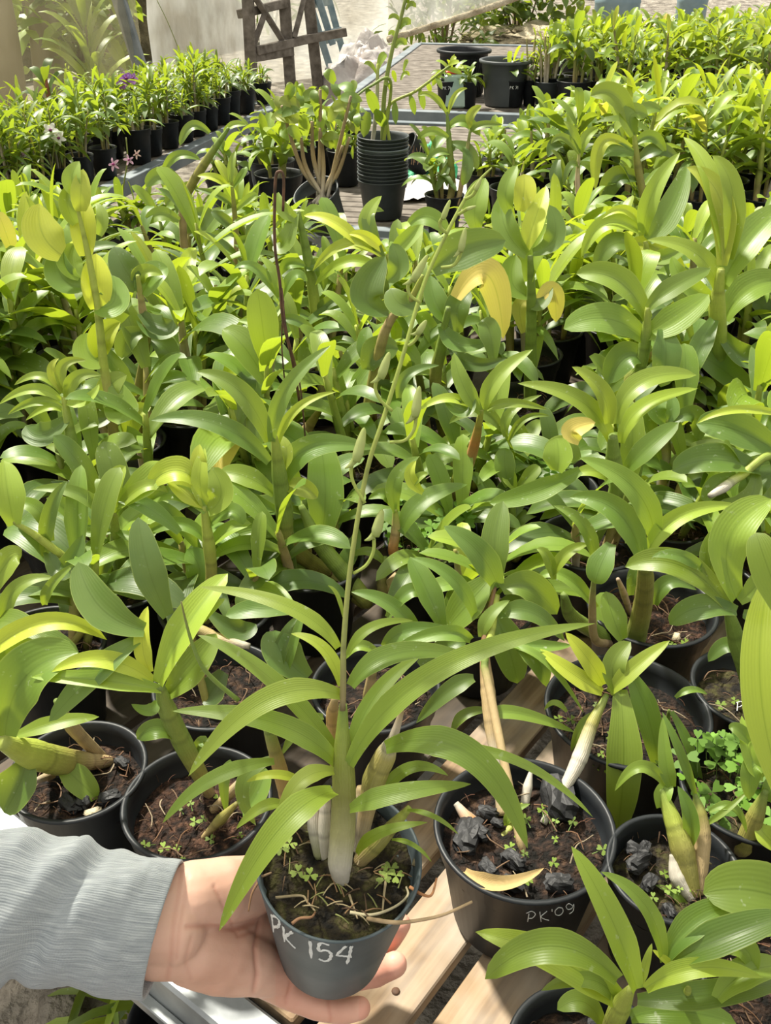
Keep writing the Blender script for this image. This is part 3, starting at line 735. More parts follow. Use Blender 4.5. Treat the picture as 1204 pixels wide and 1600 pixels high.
# pot on the ground at the bottom (only its rim shows)
def plain_pot(label, c, D, h, mat='pot', name='flower_pot', cat='pot', group=None, soil=True):
    mb = MB(); pot_mesh(mb, D, h, V(c)); o_ = tag(mb.build(name, M[mat], None, loc=c), label, cat, group)
    return o_
q = PZ(345, 1585, -0.06); 
plain_pot('empty black pot under the front rail below the hand', (q.x, q.y, -0.30), .17, .22)
# ------------------------------------------------------------------ the hand holding the labelled pot
HS = 0.9
hc_top, hc_bot = H_(530, 1343, .53 * HS), H_(517, 1480, .606 * HS)
HAX = (hc_top - hc_bot).normalized(); HM = axis_mat(HAX)
HD = 257 * .53 * HS / 1200; HH = (hc_top - hc_bot).length; HT = 0.72
def pot_hit(x, y, off=0.0004):
    """where the line of sight through a photo point meets the held pot's wall"""
    d = ray(x, y).normalized(); t = 0.35
    for _ in range(3000):
        p = CAM + d * t; q = p - hc_bot; h = q.dot(HAX); r = (q - HAX * h).length
        rr = HD / 2 * (HT + (1 - HT) * h / HH) + 0.0012 * 0 + off
        if r <= rr and -0.005 < h < HH * 1.05: return p
        t += 0.0002
    return CAM + d * t
person = tag(empty('person', H_(-60, 1440, .50)), 'person in a heather-grey long sleeve, left hand palm-up under the labelled pot', 'person')
def rcone(mb, a, b, ra, rb, seg=16):
    d = (b - a); L_ = d.length; m = axis_mat(d); pr = []
    for k in range(7):
        th = math.pi / 2 * (1 - k / 6.0); pr.append((max(1e-5, ra * math.cos(th)), -ra * math.sin(th)))
    for k in range(1, 7):
        th = math.pi / 2 * (k / 6.0); pr.append((max(1e-5, rb * math.cos(th)), L_ + rb * math.sin(th)))
    lathe(mb, pr, seg, m, a)
def hp(x, y, z, r): return (H_(x, y, z * HS), r * z * HS / 1200)
CH = [
    # forearm and wrist (x, y, depth, radius in px)
    [(150, 1444, .53, 52), (215, 1446, .545, 58), (262, 1449, .552, 60)],
    [(240, 1415, .553, 52), (300, 1400, .562, 54), (345, 1392, .572, 52), (395, 1388, .590, 48), (428, 1380, .612, 38)],
    [(240, 1480, .553, 48), (300, 1478, .568, 56), (350, 1490, .58, 54), (392, 1505, .590, 48), (430, 1520, .603, 36)],
    [(260, 1448, .558, 56), (330, 1446, .585, 52), (400, 1450, .605, 46), (440, 1468, .622, 36)],
    # heel bulges
    [(292, 1506, .566, 34), (340, 1518, .575, 36), (380, 1524, .586, 32)],
    # little finger along the pot's foot
    [(405, 1524, .600, 29), (445, 1550, .607, 25), (490, 1570, .606, 22), (532, 1580, .600, 20), (561, 1575, .594, 18.5)],
    # ring finger under the pot, tip at the right
    [(432, 1500, .622, 26), (475, 1518, .650, 22), (535, 1530, .668, 21), (585, 1522, .655, 21), (616, 1507, .640, 20.5)],
    # middle finger
    [(445, 1478, .630, 25), (490, 1492, .668, 22), (560, 1495, .682, 21), (606, 1470, .664, 19), (625, 1444, .648, 17.5)],
    # index finger, mostly behind the pot
    [(445, 1450, .635, 24), (490, 1440, .668, 22), (550, 1430, .685, 20), (600, 1405, .672, 18), (625, 1385, .655, 17)],
    # thumb round the far side
    [(395, 1385, .588, 44), (425, 1352, .618, 34), (462, 1318, .645, 25), (505, 1290, .655, 21), (540, 1275, .650, 18)],
]
parts_hand = []
allc = []
for ch_ in CH:
    allc.append([hp(*q) for q in ch_])
# push every joint clear of the pot wall so the skin rests on it
def clear_pot(p, r):
    q = p - hc_bot; h = q.dot(HAX); rad = q - HAX * h; rr = HD / 2 * (HT + (1 - HT) * max(0, min(1, h / HH))) + 0.001
    if h < -0.001 - r: return p
    if h < 0 and rad.length < rr: return p - HAX * (h + r * 0.97)
    if rad.length < rr + r * .97 and h > -r:
        if h < 0: return p
        return hc_bot + HAX * h + rad.normalized() * (rr + r * .97)
    return p
mb = MB()
for ci, cc in enumerate(allc):
    pr = None
    pts = [(clear_pot(p, r), r) if ci else (p, r) for p, r in cc]
    for (a, ra), (b, rb) in zip(pts, pts[1:]): rcone(mb, a, b, ra, rb)
hob = mb.build('hand', M['skin'], person)
rm = hob.modifiers.new('remesh', 'REMESH'); rm.mode = 'VOXEL'; rm.voxel_size = 0.0013
smm = hob.modifiers.new('smooth', 'SMOOTH'); smm.factor = 0.6; smm.iterations = 14
dg = bpy.context.evaluated_depsgraph_get(); dg.update()
nm = bpy.data.meshes.new_from_object(hob.evaluated_get(dg)); hob.modifiers.clear(); hob.data = nm
# creases pressed into the palm and joints; slight reddening of knuckles and tips
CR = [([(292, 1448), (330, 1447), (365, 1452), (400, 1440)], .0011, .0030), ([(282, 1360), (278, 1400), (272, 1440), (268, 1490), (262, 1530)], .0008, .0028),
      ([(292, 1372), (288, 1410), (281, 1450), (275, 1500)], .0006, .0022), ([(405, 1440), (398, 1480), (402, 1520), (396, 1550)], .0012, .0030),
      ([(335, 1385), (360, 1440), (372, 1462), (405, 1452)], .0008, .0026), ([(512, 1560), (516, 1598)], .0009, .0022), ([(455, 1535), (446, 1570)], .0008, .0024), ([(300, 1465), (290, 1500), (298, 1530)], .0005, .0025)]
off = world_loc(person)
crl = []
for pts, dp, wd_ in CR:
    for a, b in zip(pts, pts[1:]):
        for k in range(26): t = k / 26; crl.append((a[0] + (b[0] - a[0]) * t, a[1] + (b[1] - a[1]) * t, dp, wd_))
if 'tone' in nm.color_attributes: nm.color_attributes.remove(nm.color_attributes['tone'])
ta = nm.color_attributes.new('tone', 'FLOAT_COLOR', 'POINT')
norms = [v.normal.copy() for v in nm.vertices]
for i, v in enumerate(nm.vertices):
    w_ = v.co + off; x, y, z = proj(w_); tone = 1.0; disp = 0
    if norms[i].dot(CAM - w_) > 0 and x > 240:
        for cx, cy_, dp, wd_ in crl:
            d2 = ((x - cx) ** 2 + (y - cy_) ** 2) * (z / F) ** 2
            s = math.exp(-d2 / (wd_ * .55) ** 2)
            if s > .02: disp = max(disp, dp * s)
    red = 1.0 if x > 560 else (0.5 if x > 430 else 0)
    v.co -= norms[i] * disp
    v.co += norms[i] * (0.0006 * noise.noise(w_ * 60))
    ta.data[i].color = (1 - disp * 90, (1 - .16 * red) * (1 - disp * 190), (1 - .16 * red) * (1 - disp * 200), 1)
nm.polygons.foreach_set('use_smooth', [True] * len(nm.polygons)); nm.update()

# sleeve
mb = MB(); nsec, seg = 90, 72
up_e = [(-160, 1275), (0, 1297), (45, 1302), (75, 1318), (110, 1330), (150, 1322), (190, 1332), (235, 1343), (277, 1350)]
lo_e = [(-160, 1530), (0, 1532), (60, 1534), (110, 1536), (150, 1542), (190, 1550), (235, 1554)]
def interp(L_, x):
    for a, b in zip(L_, L_[1:]):
        if x <= b[0]: t = (x - a[0]) / (b[0] - a[0]); t = max(0, min(1, t)); return a[1] + (b[1] - a[1]) * t
    return L_[-1][1]
def sleeve_ring(t, inset=0.0, shade=1.0):
    xc = -160 + 415 * t; zc = (.46 + .088 * t) * HS
    for j in range(seg + 1):
        a = 2 * math.pi * j / seg
        tilt = 24 * math.cos(a)                     # the cuff slants
        x = xc + tilt * min(1, max(0, (t - .2) * 1.5)); yu, yl = interp(up_e, x), interp(lo_e, x)
        ycen = (yu + yl) / 2; hh = (yl - yu) / 2
        z = zc - math.sin(a) * hh * zc / 1200 * .80 / KF
        y = ycen - math.cos(a) * hh * (z / zc) ** 0
        p = H_(602 + (x - 602) * 1.0, y, zc) + (H_(x, y, z) - H_(x, y, zc)).length * (1 if z > zc else -1) * FWD
        # folds
        d = H_(602, 800, 1.0) * 0
        cx_ = H_(xc, ycen, zc); rad = (p - cx_).normalized()
        f = .0042 * noise.noise(V((t * 7 + .9 * math.sin(a), math.cos(a) * 1.2, 1.3))) + .0062 * math.exp(-((t - .50 - .14 * math.cos(a)) / .06) ** 2) - .0050 * math.exp(-((t - .60 - .12 * math.cos(a)) / .05) ** 2) + .0012 * noise.noise(V((t * 22, 3 * math.cos(a), 3 * math.sin(a))))
        if t > .9: f *= .4
        mb.add(p + rad * (f - inset), (j / seg, t), (1, 1, 1))
rings_ = [(k / nsec, 0) for k in range(nsec + 1)] + [(1.002, .0004), (1.002, .0016), (.995, .0028), (.96, .0034), (.90, .0038)]
for t, i_ in rings_: sleeve_ring(t, i_)
for i in range(len(rings_) - 1):
    for j in range(seg):
        a = i * (seg + 1) + j; mb.f.append((a, a + 1, a + seg + 2, a + seg + 1))
mb.build('sleeve', M['knit'], person)

# ------------------------------------------------------------------ the held orchid
held = tag(empty('potted_orchid', hc_bot), 'held narrow-leaved orchid in blue-grey pot painted PK 154, with tall budding stalk', 'potted orchid', 'potted orchids')
mb = MB(); pot_mesh(mb, HD, HH, hc_bot, HM, HT, lip=False, seg=72, depth=HH * .12)
hp_ = mb.build('flower_pot', M['pot_held'], held)
mb = MB(); soil_mesh(mb, HD / 2 * .955, HH * .905, hc_bot, HM, random.Random(3), .0045, 16, 60)
rg = random.Random(11)
sl = mb.build('soil', M['mossy'], held)
def hsoil(x, y):
    """point of the held pot's soil plane behind a photo point"""
    n_ = HAX; o_ = hc_bot + HAX * HH * .915; d = ray(x, y); return CAM + d * ((o_ - CAM).dot(n_) / d.dot(n_))
ST = [[(424, 1431), (427, 1456)], [(423, 1431), (431, 1433), (436, 1440), (434, 1448), (426, 1448)], [(442, 1447), (444, 1471)], [(457, 1456), (446, 1464), (453, 1474), (461, 1482)],
      [(484, 1470), (486, 1497)], [(514, 1477), (500, 1474), (498, 1486), (509, 1485), (517, 1491), (514, 1500), (506, 1502), (497, 1498)], [(541, 1478), (527, 1492), (536, 1494), (549, 1496)], [(549, 1478), (546, 1492), (542, 1506)]]
mb = MB()
for s in ST:
    pts = [pot_hit(*q) for q in s]
    dense, _ = catmull(pts, 7 * (len(pts) - 1))
    b0 = len(mb.v)
    for i, p in enumerate(dense):
        tg = (dense[min(i + 1, len(dense) - 1)] - dense[max(i - 1, 0)]).normalized(); q = p - hc_bot; n_ = (q - HAX * q.dot(HAX)).normalized(); sd_ = tg.cross(n_).normalized()
        ww = .00105 * (1 + .25 * math.sin(i * 1.7)) * (0.6 if i in (0, len(dense) - 1) else 1)
        for u in (-1, 0, 1): mb.add(p + sd_ * ww * u + n_ * (.00035 if u == 0 else -.0001))
    for i in range(len(dense) - 1):
        for j in range(2): a = b0 + i * 3 + j; mb.f.append((a, a + 1, a + 4, a + 3))
mb.build('painted_number', M['paint'], hp_)

W_, TN, OL, GR, YG, BR = (.50, .46, .39), (.42, .31, .16), (.26, .24, .06), (.19, .27, .05), (.36, .42, .07), (.20, .11, .05)
def pxtube(t_, part, pts, rpx, cols, z0, z1, mat='cane', nodes=0.0, sides=12, first=None, n=None, z=None, flat=1.0):
    mb = MB(); k = len(pts); out = []
    for i, (x, y) in enumerate(pts):
        zz = z[i] if z else z0 + (z1 - z0) * i / (k - 1)
        out.append(first if (i == 0 and first is not None) else H_(x, y, zz))
    zs = [proj(p)[2] for p in out]
    if not isinstance(rpx, (list, tuple)): rpx = [rpx] * k
    rr = [lerpl(list(rpx), i / (k - 1) * (len(rpx) - 1)) * zs[i] / F for i in range(k)]
    tube(mb, out, rr, cols, n=n or 8 * (k - 1), sides=sides, nodes=nodes, flat=flat)
    return mb.build(part, M[mat], t_)
ZS = .53 * HS
b1 = hsoil(535, 1378)
zb = proj(b1)[2] / KF
pxtube(held, 'cane', [(535, 1380), (531, 1350), (535, 1300), (537, 1240), (536, 1190), (535, 1140), (536, 1100)], [10, 19, 20, 19, 17, 10, 6], [W_, W_, (.34, .32, .15), (.20, .20, .045), (.22, .25, .045), (.24, .30, .05), GR], zb, .455, first=b1 - HAX * .004, nodes=.0, sides=16)
for pts, rp, cl, ze in [([(500, 1335), (492, 1295), (489, 1262), (478, 1235)], [9, 12, 11, 7], [(.25, .27, .12), W_, (.5, .42, .36), BR], .49),
                        ([(507, 1338), (506, 1300), (508, 1258), (512, 1235)], [7, 10, 9, 5], [W_, W_, (.55, .48, .42), TN], .485),
                        ([(455, 1290), (448, 1251), (438, 1205), (426, 1162), (418, 1135)], [8, 11, 12, 10, 8], [GR, (.38, .24, .08), (.36, .22, .07), OL, GR], .47),
                        ([(560, 1330), (572, 1270), (584, 1220), (602, 1180), (611, 1158)], [10, 13, 19, 17, 9], [W_, TN, OL, (.42, .36, .12), W_], .47),
                        ([(560, 1342), (585, 1322), (612, 1292), (640, 1262)], [12, 14, 11, 5], [TN, OL, OL, YG], .478),
                        ([(548, 1320), (560, 1270), (566, 1230)], [12, 14, 9], [W_, W_, TN], .49),
                        ([(525, 1200), (521, 1150), (519, 1115), (524, 1090)], [8, 11, 10, 5], [(.38, .26, .08), (.46, .30, .10), (.46, .30, .1), TN], .488)]:
    f0 = hsoil(*pts[0]); pxtube(held, 'cane', pts, rp, cl, proj(f0)[2] / KF, ze, first=f0 - HAX * .004, nodes=.016)
pxtube(held, 'sheath', [(611, 1162), (620, 1135), (627, 1112), (633, 1085)], [9, 6, 4, 1], [W_, (.55, .45, .38), TN, BR], .47, .462)
pxtube(held, 'dry_stem', [(372, 1094), (338, 1066), (315, 1040), (300, 1005), (290, 970), (283, 940)], [4, 3.4, 2.6, 1], [GR, GR, GR, (.25, .22, .08)], .47, .44, n=24)
HL = [ # base, mid, tip, width px, (age, var, yellow), depth base / mid / tip
    (532, 1086, 412, 1096, 294, 1213, 41, (.48, .6, .06), .452, .437, .440),
    (527, 1195, 430, 1130, 268, 1111, 38, (.40, .4, 0), .463, .450, .455),
    (534, 1188, 425, 1062, 308, 992, 30, (.42, .5, 0), .468, .462, .470),
    (528, 1012, 450, 948, 310, 917, 26, (.62, .5, 0), .450, .447, .465),
    (532, 1072, 506, 1014, 454, 990, 22, (.7, .8, 0), .455, .455, .460),
    (536, 964, 527, 930, 512, 915, 7, (.6, .4, 0), .45, .45, .45),
    (543, 1023, 580, 980, 646, 970, 17, (.5, .5, 0), .455, .455, .465),
    (548, 1072, 622, 1020, 742, 1028, 36, (.34, .5, 0), .458, .462, .485),
    (543, 1184, 588, 1085, 658, 1024, 28, (.42, .55, 0), .462, .470, .485),
    (545, 1196, 680, 1050, 930, 974, 40, (.50, .55, 0), .458, .448, .450),
    (603, 1168, 735, 1180, 824, 1326, 50, (.38, .5, 0), .465, .448, .455),
    (660, 1172, 800, 1186, 926, 1277, 17, (.45, .6, 0), .47, .455, .45),
    (547, 1264, 620, 1240, 736, 1225, 34, (.42, .5, 0), .458, .448, .455),
    (636, 1266, 678, 1276, 716, 1304, 9, (.45, .5, 0), .475, .465, .465),
    (558, 1334, 592, 1302, 668, 1285, 20, (.55, .5, 0), .480, .468, .465),
    (612, 1312, 645, 1320, 674, 1347, 8, (.5, .5, 0), .478, .470, .47),
    (428, 1190, 330, 1218, 254, 1286, 25, (.34, .5, 0), .470, .460, .465),
    (475, 1222, 428, 1210, 385, 1222, 15, (.75, .7, 0), .468, .463, .465),
    (521, 1236, 432, 1300, 342, 1455, 50, (.55, .5, 0), .450, .425, .440),
    (521, 1205, 468, 1222, 434, 1288, 30, (.45, .5, .1), .458, .445, .445),
    (445, 1256, 408, 1262, 369, 1295, 19, (.55, .6, 0), .475, .468, .47),
    (552, 1180, 573, 1120, 602, 1085, 26, (.3, .4, 0), .47, .478, .485),
    (430, 1185, 380, 1225, 400, 1290, 26, (.3, .3, 0), .49, .488, .492),
    (590, 1250, 640, 1200, 700, 1212, 20, (.4, .4, 0), .485, .478, .48),
    (505, 1120, 470, 1135, 440, 1180, 22, (.25, .3, 0), .485, .482, .49)]
mb = MB()
for x0, y0, xm, ym, x1, y1, w_, tn, za, zm, zt in HL:
    a, m_, b = H_(x0, y0, za), H_(xm, ym, zm), H_(x1, y1, zt)
    nh = ((CAM - m_).normalized() + V((0, 0, .5)) + V((rg.uniform(-.25, .25), rg.uniform(-.2, .2), 0))).normalized()
    leaf(mb, a, m_, b, w_ * zm / 1200 * 1.04, nh, tn, .22, 's', 24, 6, .02, rg=rg)
mb.build('leaves', M['leaf'], held)
SG = (.37, .45, .09)
stalk = pxtube(held, 'flower_stalk', [(535, 1110), (536, 1060), (537, 1000), (548, 880), (572, 740), (600, 650), (628, 560), (660, 450), (690, 380), (727, 310), (750, 280), (768, 262)], [5, 5, 4.5, 4, 3.8, 3.6, 3.4, 3.2, 3, 2.8, 2.2, 1.2], [(.27, .2, .1), (.25, .27, .08), (.30, .33, .08), SG, SG, SG, SG], .452, .43, n=60, nodes=.035, sides=10)
def stalk_z(y): return .452 + (.43 - .452) * min(1, max(0, (1110 - y) / 850))
BU = [([(552, 896), (572, 883), (583, 862), (584, 842)], (586, 838), (597, 796), 9), ([(570, 786), (553, 757), (548, 735), (553, 717)], (556, 722), (569, 668), 9),
      ([(609, 691), (632, 688), (646, 672), (650, 650)], (648, 652), (655, 603), 8), ([(613, 642), (594, 625), (586, 605), (592, 586)], (594, 592), (608, 550), 8),
      ([(657, 473), (641, 462), (637, 448), (643, 438)], (644, 440), (668, 398), 7), ([(689, 418), (707, 415), (716, 404), (720, 392)], (719, 394), (727, 355), 6),
      ([(698, 364), (689, 357), (687, 348), (690, 342)], (691, 343), (703, 312), 5), ([(638, 540), (648, 532), (655, 520)], (652, 522), (666, 500), 6),
      ([(727, 311), (738, 305), (744, 296)], (742, 298), (752, 278), 4), ([(716, 335), (724, 330), (730, 326)], (728, 327), (744, 322), 3)]
for ped, b0, b1_, rr in BU:
    z0 = stalk_z(ped[0][1]); mb = MB()
    tube(mb, [H_(x, y, z0 - .006 * i / len(ped)) for i, (x, y) in enumerate(ped)], [2.6 * z0 / 1200, 3.0 * z0 / 1200], SG, n=14, sides=8)
    ped_o = mb.build('pedicel', M['cane'], stalk)
    mb = MB(); a, b = H_(b0[0], b0[1], z0 - .006), H_(b1_[0], b1_[1], z0 - .008); d = b - a; s_ = rr * z0 / 1200
    side = d.cross(FWD).normalized()
    BC = [(.38, .46, .12), (.52, .58, .24), (.50, .56, .20), (.40, .48, .13)]
    tube(mb, [a, a + d * .25, a + d * .6, a + d * .9, b], [s_ * .75, s_ * 1.05, s_ * .9, s_ * .5, s_ * .12], BC, n=16, sides=12, flat=.85)
    if rr > 5: tube(mb, [a + d * .15, a - d * .12 + side * s_ * .8, a - d * .25 + side * s_ * 1.6], [s_ * .7, s_ * .4, s_ * .1], BC, n=6, sides=8)
    mb.build('flower_bud', M['petal'], held)
# roots over the rim, moss and seedlings on the soil
def hroot(pts, r0, cl, zz=None):
    mb = MB(); out = []
    for (x, y, m_) in pts:
        out.append(hsoil(x, y) + HAX * .002 if m_ == 's' else (pot_hit(x, y, .0012) if m_ == 'p' else H_(x, y, m_)))
    tube(mb, out, [r0, r0 * .6], cl, n=8 * (len(out) - 1), sides=7); mb.build('root', M['tint'], held)
RC = (.32, .17, .09); RP = (.42, .33, .20)
zr = proj(hsoil(620, 1420))[2]
hroot([(430, 1405, 's'), (470, 1402, 's'), (480, 1412, 's'), (492, 1426, 's')], .0009, RP)
hroot([(456, 1443, 'p'), (468, 1435, 'p'), (486, 1433, 'p'), (492, 1428, 's')], .0010, RC)
hroot([(546, 1428, 's'), (580, 1432, 's'), (615, 1420, 's'), (636, 1402, 's'), (634, 1388, 's')], .0011, (.62, .54, .36))
hroot([(574, 1438, 's'), (612, 1441, 'p'), (640, 1440, .462), (690, 1430, .462), (737, 1409, .47)], .0014, (.52, .37, .22))
hroot([(640, 1386, .475), (660, 1398, .47), (674, 1398, .47), (682, 1372, .475)], .0011, (.48, .22, .10))
hroot([(604, 1367, 's'), (600, 1395, 's'), (597, 1425, 's')], .0010, RP)
hroot([(408, 1372, .475), (394, 1395, .47), (388, 1424, .468)], .0009, RC); hroot([(398, 1371, .474), (410, 1369, .474), (424, 1366, 's')], .0011, (.3, .2, .12))
hroot([(545, 1400, 's'), (552, 1420, 's'), (558, 1438, 's')], .0008, RP); hroot([(645, 1355, 's'), (650, 1330, 's'), (640, 1300, 's')], .0012, (.3, .25, .15))
mb = MB()
for x, y in ((465, 1366), (484, 1371), (604, 1366), (598, 1375), (452, 1322), (440, 1330), (618, 1372), (610, 1360)): clover(mb, hsoil(x, y) + HAX * .003, HAX, .0045, rg, (.36, .48, .10))
mb.build('seedlings', M['clover'], held)['kind'] = 'stuff'
mb = MB(); pass
for k in range(60):
    x, y = rg.uniform(430, 630), rg.uniform(1300, 1430)
    p = hsoil(x, y); q = p - hc_bot; 
    if (q - HAX * q.dot(HAX)).length > HD * .43: continue
    a = rg.uniform(0, 6.28); d = HM @ V((math.cos(a), math.sin(a), .1)); tube(mb, [p + HAX * .001, p + d * .005 + HAX * .003, p + d * .010 + HAX * .001], [.0006, .0003], rg.choice([(.30, .18, .09), (.12, .07, .04), (.42, .34, .2), (.28, .30, .1)]), n=4, sides=4, cap=False)
o_ = mb.build('soil_fibres', M['tint'], held); o_['kind'] = 'stuff'
# ------------------------------------------------------------------ the potted orchids nearest the camera, one by one
CK = dict(w=W_, t=TN, o=OL, g=GR, y=YG, b=BR, r=(.48, .20, .07), p=(.55, .40, .28))
HER = []
def hero(label, zc, crown, canes, leaves, pot=None, soil='soil', **k):
    """zc: height of the crown above the bench; canes: ([(x,y)...] top to bottom, [radius], colours, reaches_pot); leaves: (base, mid, tip, width, age[, kind[, yellow]])"""
    HER.append(dict(label=label, zc=zc, crown=crown, canes=canes, leaves=leaves, pot=pot, soil=soil, **k))

hero('orchid in the black pot marked PK 09, beside the held pot, with dry white canes', .215, (778, 930),
     [([(773, 915), (757, 1000), (762, 1080), (768, 1140), (778, 1200), (782, 1270)], [5, 6, 12, 11, 9, 10], 'bbttwt', (785, 1275)),
      ([(776, 930), (768, 985), (757, 1035), (765, 1080)], [8, 6, 6, 7], 'yygt', None),
      ([(948, 1085), (925, 1130), (905, 1185), (882, 1230), (850, 1285)], [7, 10, 13, 9, 6], 'gowww', (848, 1287)),
      ([(830, 1200), (824, 1230), (818, 1262)], [3, 8, 7], 'www', (818, 1262)),
      ([(712, 1255), (735, 1285), (755, 1305)], [8, 12, 8], 'wrb', (757, 1308)), ([(815, 1255), (800, 1290), (780, 1312)], [4, 6, 5], 'yyo', (778, 1312))],
     [(778, 918, 746, 862, 693, 822, 42, .28, 's'), (776, 915, 772, 850, 786, 783, 44, .36, 'w'), (784, 922, 828, 918, 870, 960, 48, .34, 'w'),
      (742, 965, 706, 902, 642, 872, 24, .36), (690, 980, 668, 925, 640, 870, 40, .26, 'w'), (765, 905, 730, 945, 700, 978, 58, .32, 'w'),
      (768, 955, 792, 1005, 808, 1068, 52, .25, 'w'), (808, 1010, 838, 1030, 853, 1073, 38, .2), (780, 960, 832, 958, 882, 1002, 32, .26),
      (790, 1003, 842, 1010, 893, 1008, 22, .3), (752, 995, 765, 962, 796, 938, 22, .45), (795, 1012, 850, 1032, 912, 1115, 13, .4), (735, 1000, 690, 990, 618, 1010, 26, .36),
      (740, 1060, 700, 1080, 650, 1130, 28, .22), (760, 1120, 810, 1115, 900, 1145, 22, .4), (708, 1140, 730, 1115, 770, 1110, 18, .3),
      (940, 1082, 893, 1052, 843, 1014, 28, .72), (942, 1070, 918, 1030, 883, 988, 30, .78), (952, 1082, 995, 1040, 1046, 1001, 28, .74), (965, 1085, 958, 1040, 985, 1003, 36, .5, 'w'),
      (968, 1078, 974, 1190, 963, 1306, 54, .52, 'w'), (985, 1055, 1015, 1130, 1030, 1220, 38, .3), (972, 1000, 958, 965, 946, 924, 38, .4, 'w'), (925, 1115, 905, 1140, 892, 1175, 14, .4),
      (790, 1290, 800, 1270, 828, 1256, 14, .5)],
     pot=(819, 1291, 275), soil='soil', writing=1, extra='charcoal roots clover bigleaf')
hero('orchid leaning left out of the leftmost front pot, thick cane and broad folded leaves', .19, (15, 1150),
     [([(5, 1160), (50, 1178), (100, 1190), (140, 1190), (168, 1190)], [20, 24, 22, 14, 9], 'yyott', (172, 1190)),
      ([(88, 1095), (112, 1135), (150, 1180)], [8, 11, 9], 'gtt', (160, 1185)), ([(45, 1225), (75, 1213), (100, 1205)], [4, 7, 5], 'wtt', (120, 1200))],
     [(8, 1150, 40, 1055, 122, 1020, 84, .42, 'w'), (-60, 1060, 60, 975, 167, 1000, 34, .78), (40, 1190, 30, 1225, 6, 1270, 62, .22, 'w'), (92, 1190, 122, 1220, 152, 1248, 42, .55, 'w'),
      (25, 1150, 90, 1130, 155, 1120, 28, .5), (-10, 1110, 15, 1040, 60, 1010, 60, .35, 'w')],
     pot=(122, 1203, 205), soil='soil', extra='charcoal roots shard')
hero('orchid with a bright star-shaped top in the second front pot from the left', .235, (250, 1075),
     [([(250, 1072), (262, 1110), (285, 1160), (312, 1210), (325, 1240)], [12, 15, 16, 13, 9], 'gggot', (328, 1242)),
      ([(370, 1255), (345, 1280), (318, 1308)], [6, 9, 4], 'oot', (316, 1310)), ([(385, 1210), (365, 1235), (335, 1262)], [8, 9, 7], 'wtt', (333, 1266))],
     [(252, 1078, 150, 1062, 48, 1058, 30, .40, 's'), (240, 1065, 160, 1030, 80, 1050, 30, .80), (234, 1050, 222, 1000, 231, 947, 27, .88), (248, 1068, 292, 975, 356, 896, 52, .66, 'w'),
      (262, 1085, 298, 1045, 338, 990, 50, .42, 'w'), (258, 1035, 300, 975, 352, 935, 30, .6), (270, 1150, 242, 1140, 214, 1155, 32, .38, 'w'), (300, 1180, 316, 1160, 315, 1168, 20, .4, 'o'),
      (262, 962, 232, 890, 216, 808, 50, .10, 'w'), (226, 985, 158, 950, 122, 878, 58, .20, 'w'), (215, 1000, 150, 1050, 76, 1128, 42, .06, 'w'), (245, 1095, 232, 1110, 205, 1100, 20, .3),
      (362, 1190, 350, 1220, 355, 1275, 18, .3), (378, 1270, 400, 1240, 415, 1200, 40, .25, 'w')],
     pot=(308, 1252, 226), soil='coco', extra='roots clover')
hero('bright green orchid at the bottom right corner with sword leaves fanned wide', .215, (992, 1545),
     [([(985, 1545), (968, 1575), (955, 1610), (950, 1640)], [11, 17, 16, 14], 'yyog', (950, 1650)), 
      ([(1075, 1545), (1060, 1580), (1040, 1620)], [8, 12, 12], 'yyo', (1035, 1640))],
     [(994, 1545, 952, 1430, 892, 1322, 46, .52), (976, 1572, 868, 1498, 742, 1456, 52, .55), (965, 1530, 860, 1478, 757, 1530, 52, .52, 'w'), (1036, 1502, 1008, 1415, 938, 1362, 27, .36),
      (1008, 1545, 1090, 1512, 1192, 1528, 32, .58), (996, 1562, 1100, 1555, 1235, 1530, 42, .34, 'w'), (965, 1568, 920, 1530, 845, 1548, 30, .44), (940, 1600, 910, 1565, 870, 1578, 34, .4, 'w'),
      (1040, 1495, 1085, 1440, 1150, 1415, 46, .32, 'w'), (1045, 1505, 1130, 1465, 1230, 1430, 56, .30, 'w'), (1000, 1540, 1008, 1508, 1018, 1474, 14, .6), (1062, 1520, 1040, 1500, 1019, 1484, 12, .75),
      (1175, 1520, 1160, 1480, 1106, 1482, 36, .42, 'w'), (985, 1590, 1060, 1580, 1150, 1600, 44, .4, 'w'), (1120, 1560, 1165, 1520, 1225, 1510, 46, .45, 'w')],
     pot=(915, 1655, 240), soil='soil', extra='clover charcoal', lean=True)
hero('orchid with one huge pale oval leaf, cut by the lower right picture edge', .24, (1260, 1420),
     [([(1255, 1425), (1240, 1480), (1230, 1540)], [12, 14, 12], 'ygo', None)],
     [(1262, 1425, 1180, 1392, 1098, 1396, 88, .50, 'w'), (1245, 1440, 1180, 1440, 1110, 1460, 50, .3, 'w')])
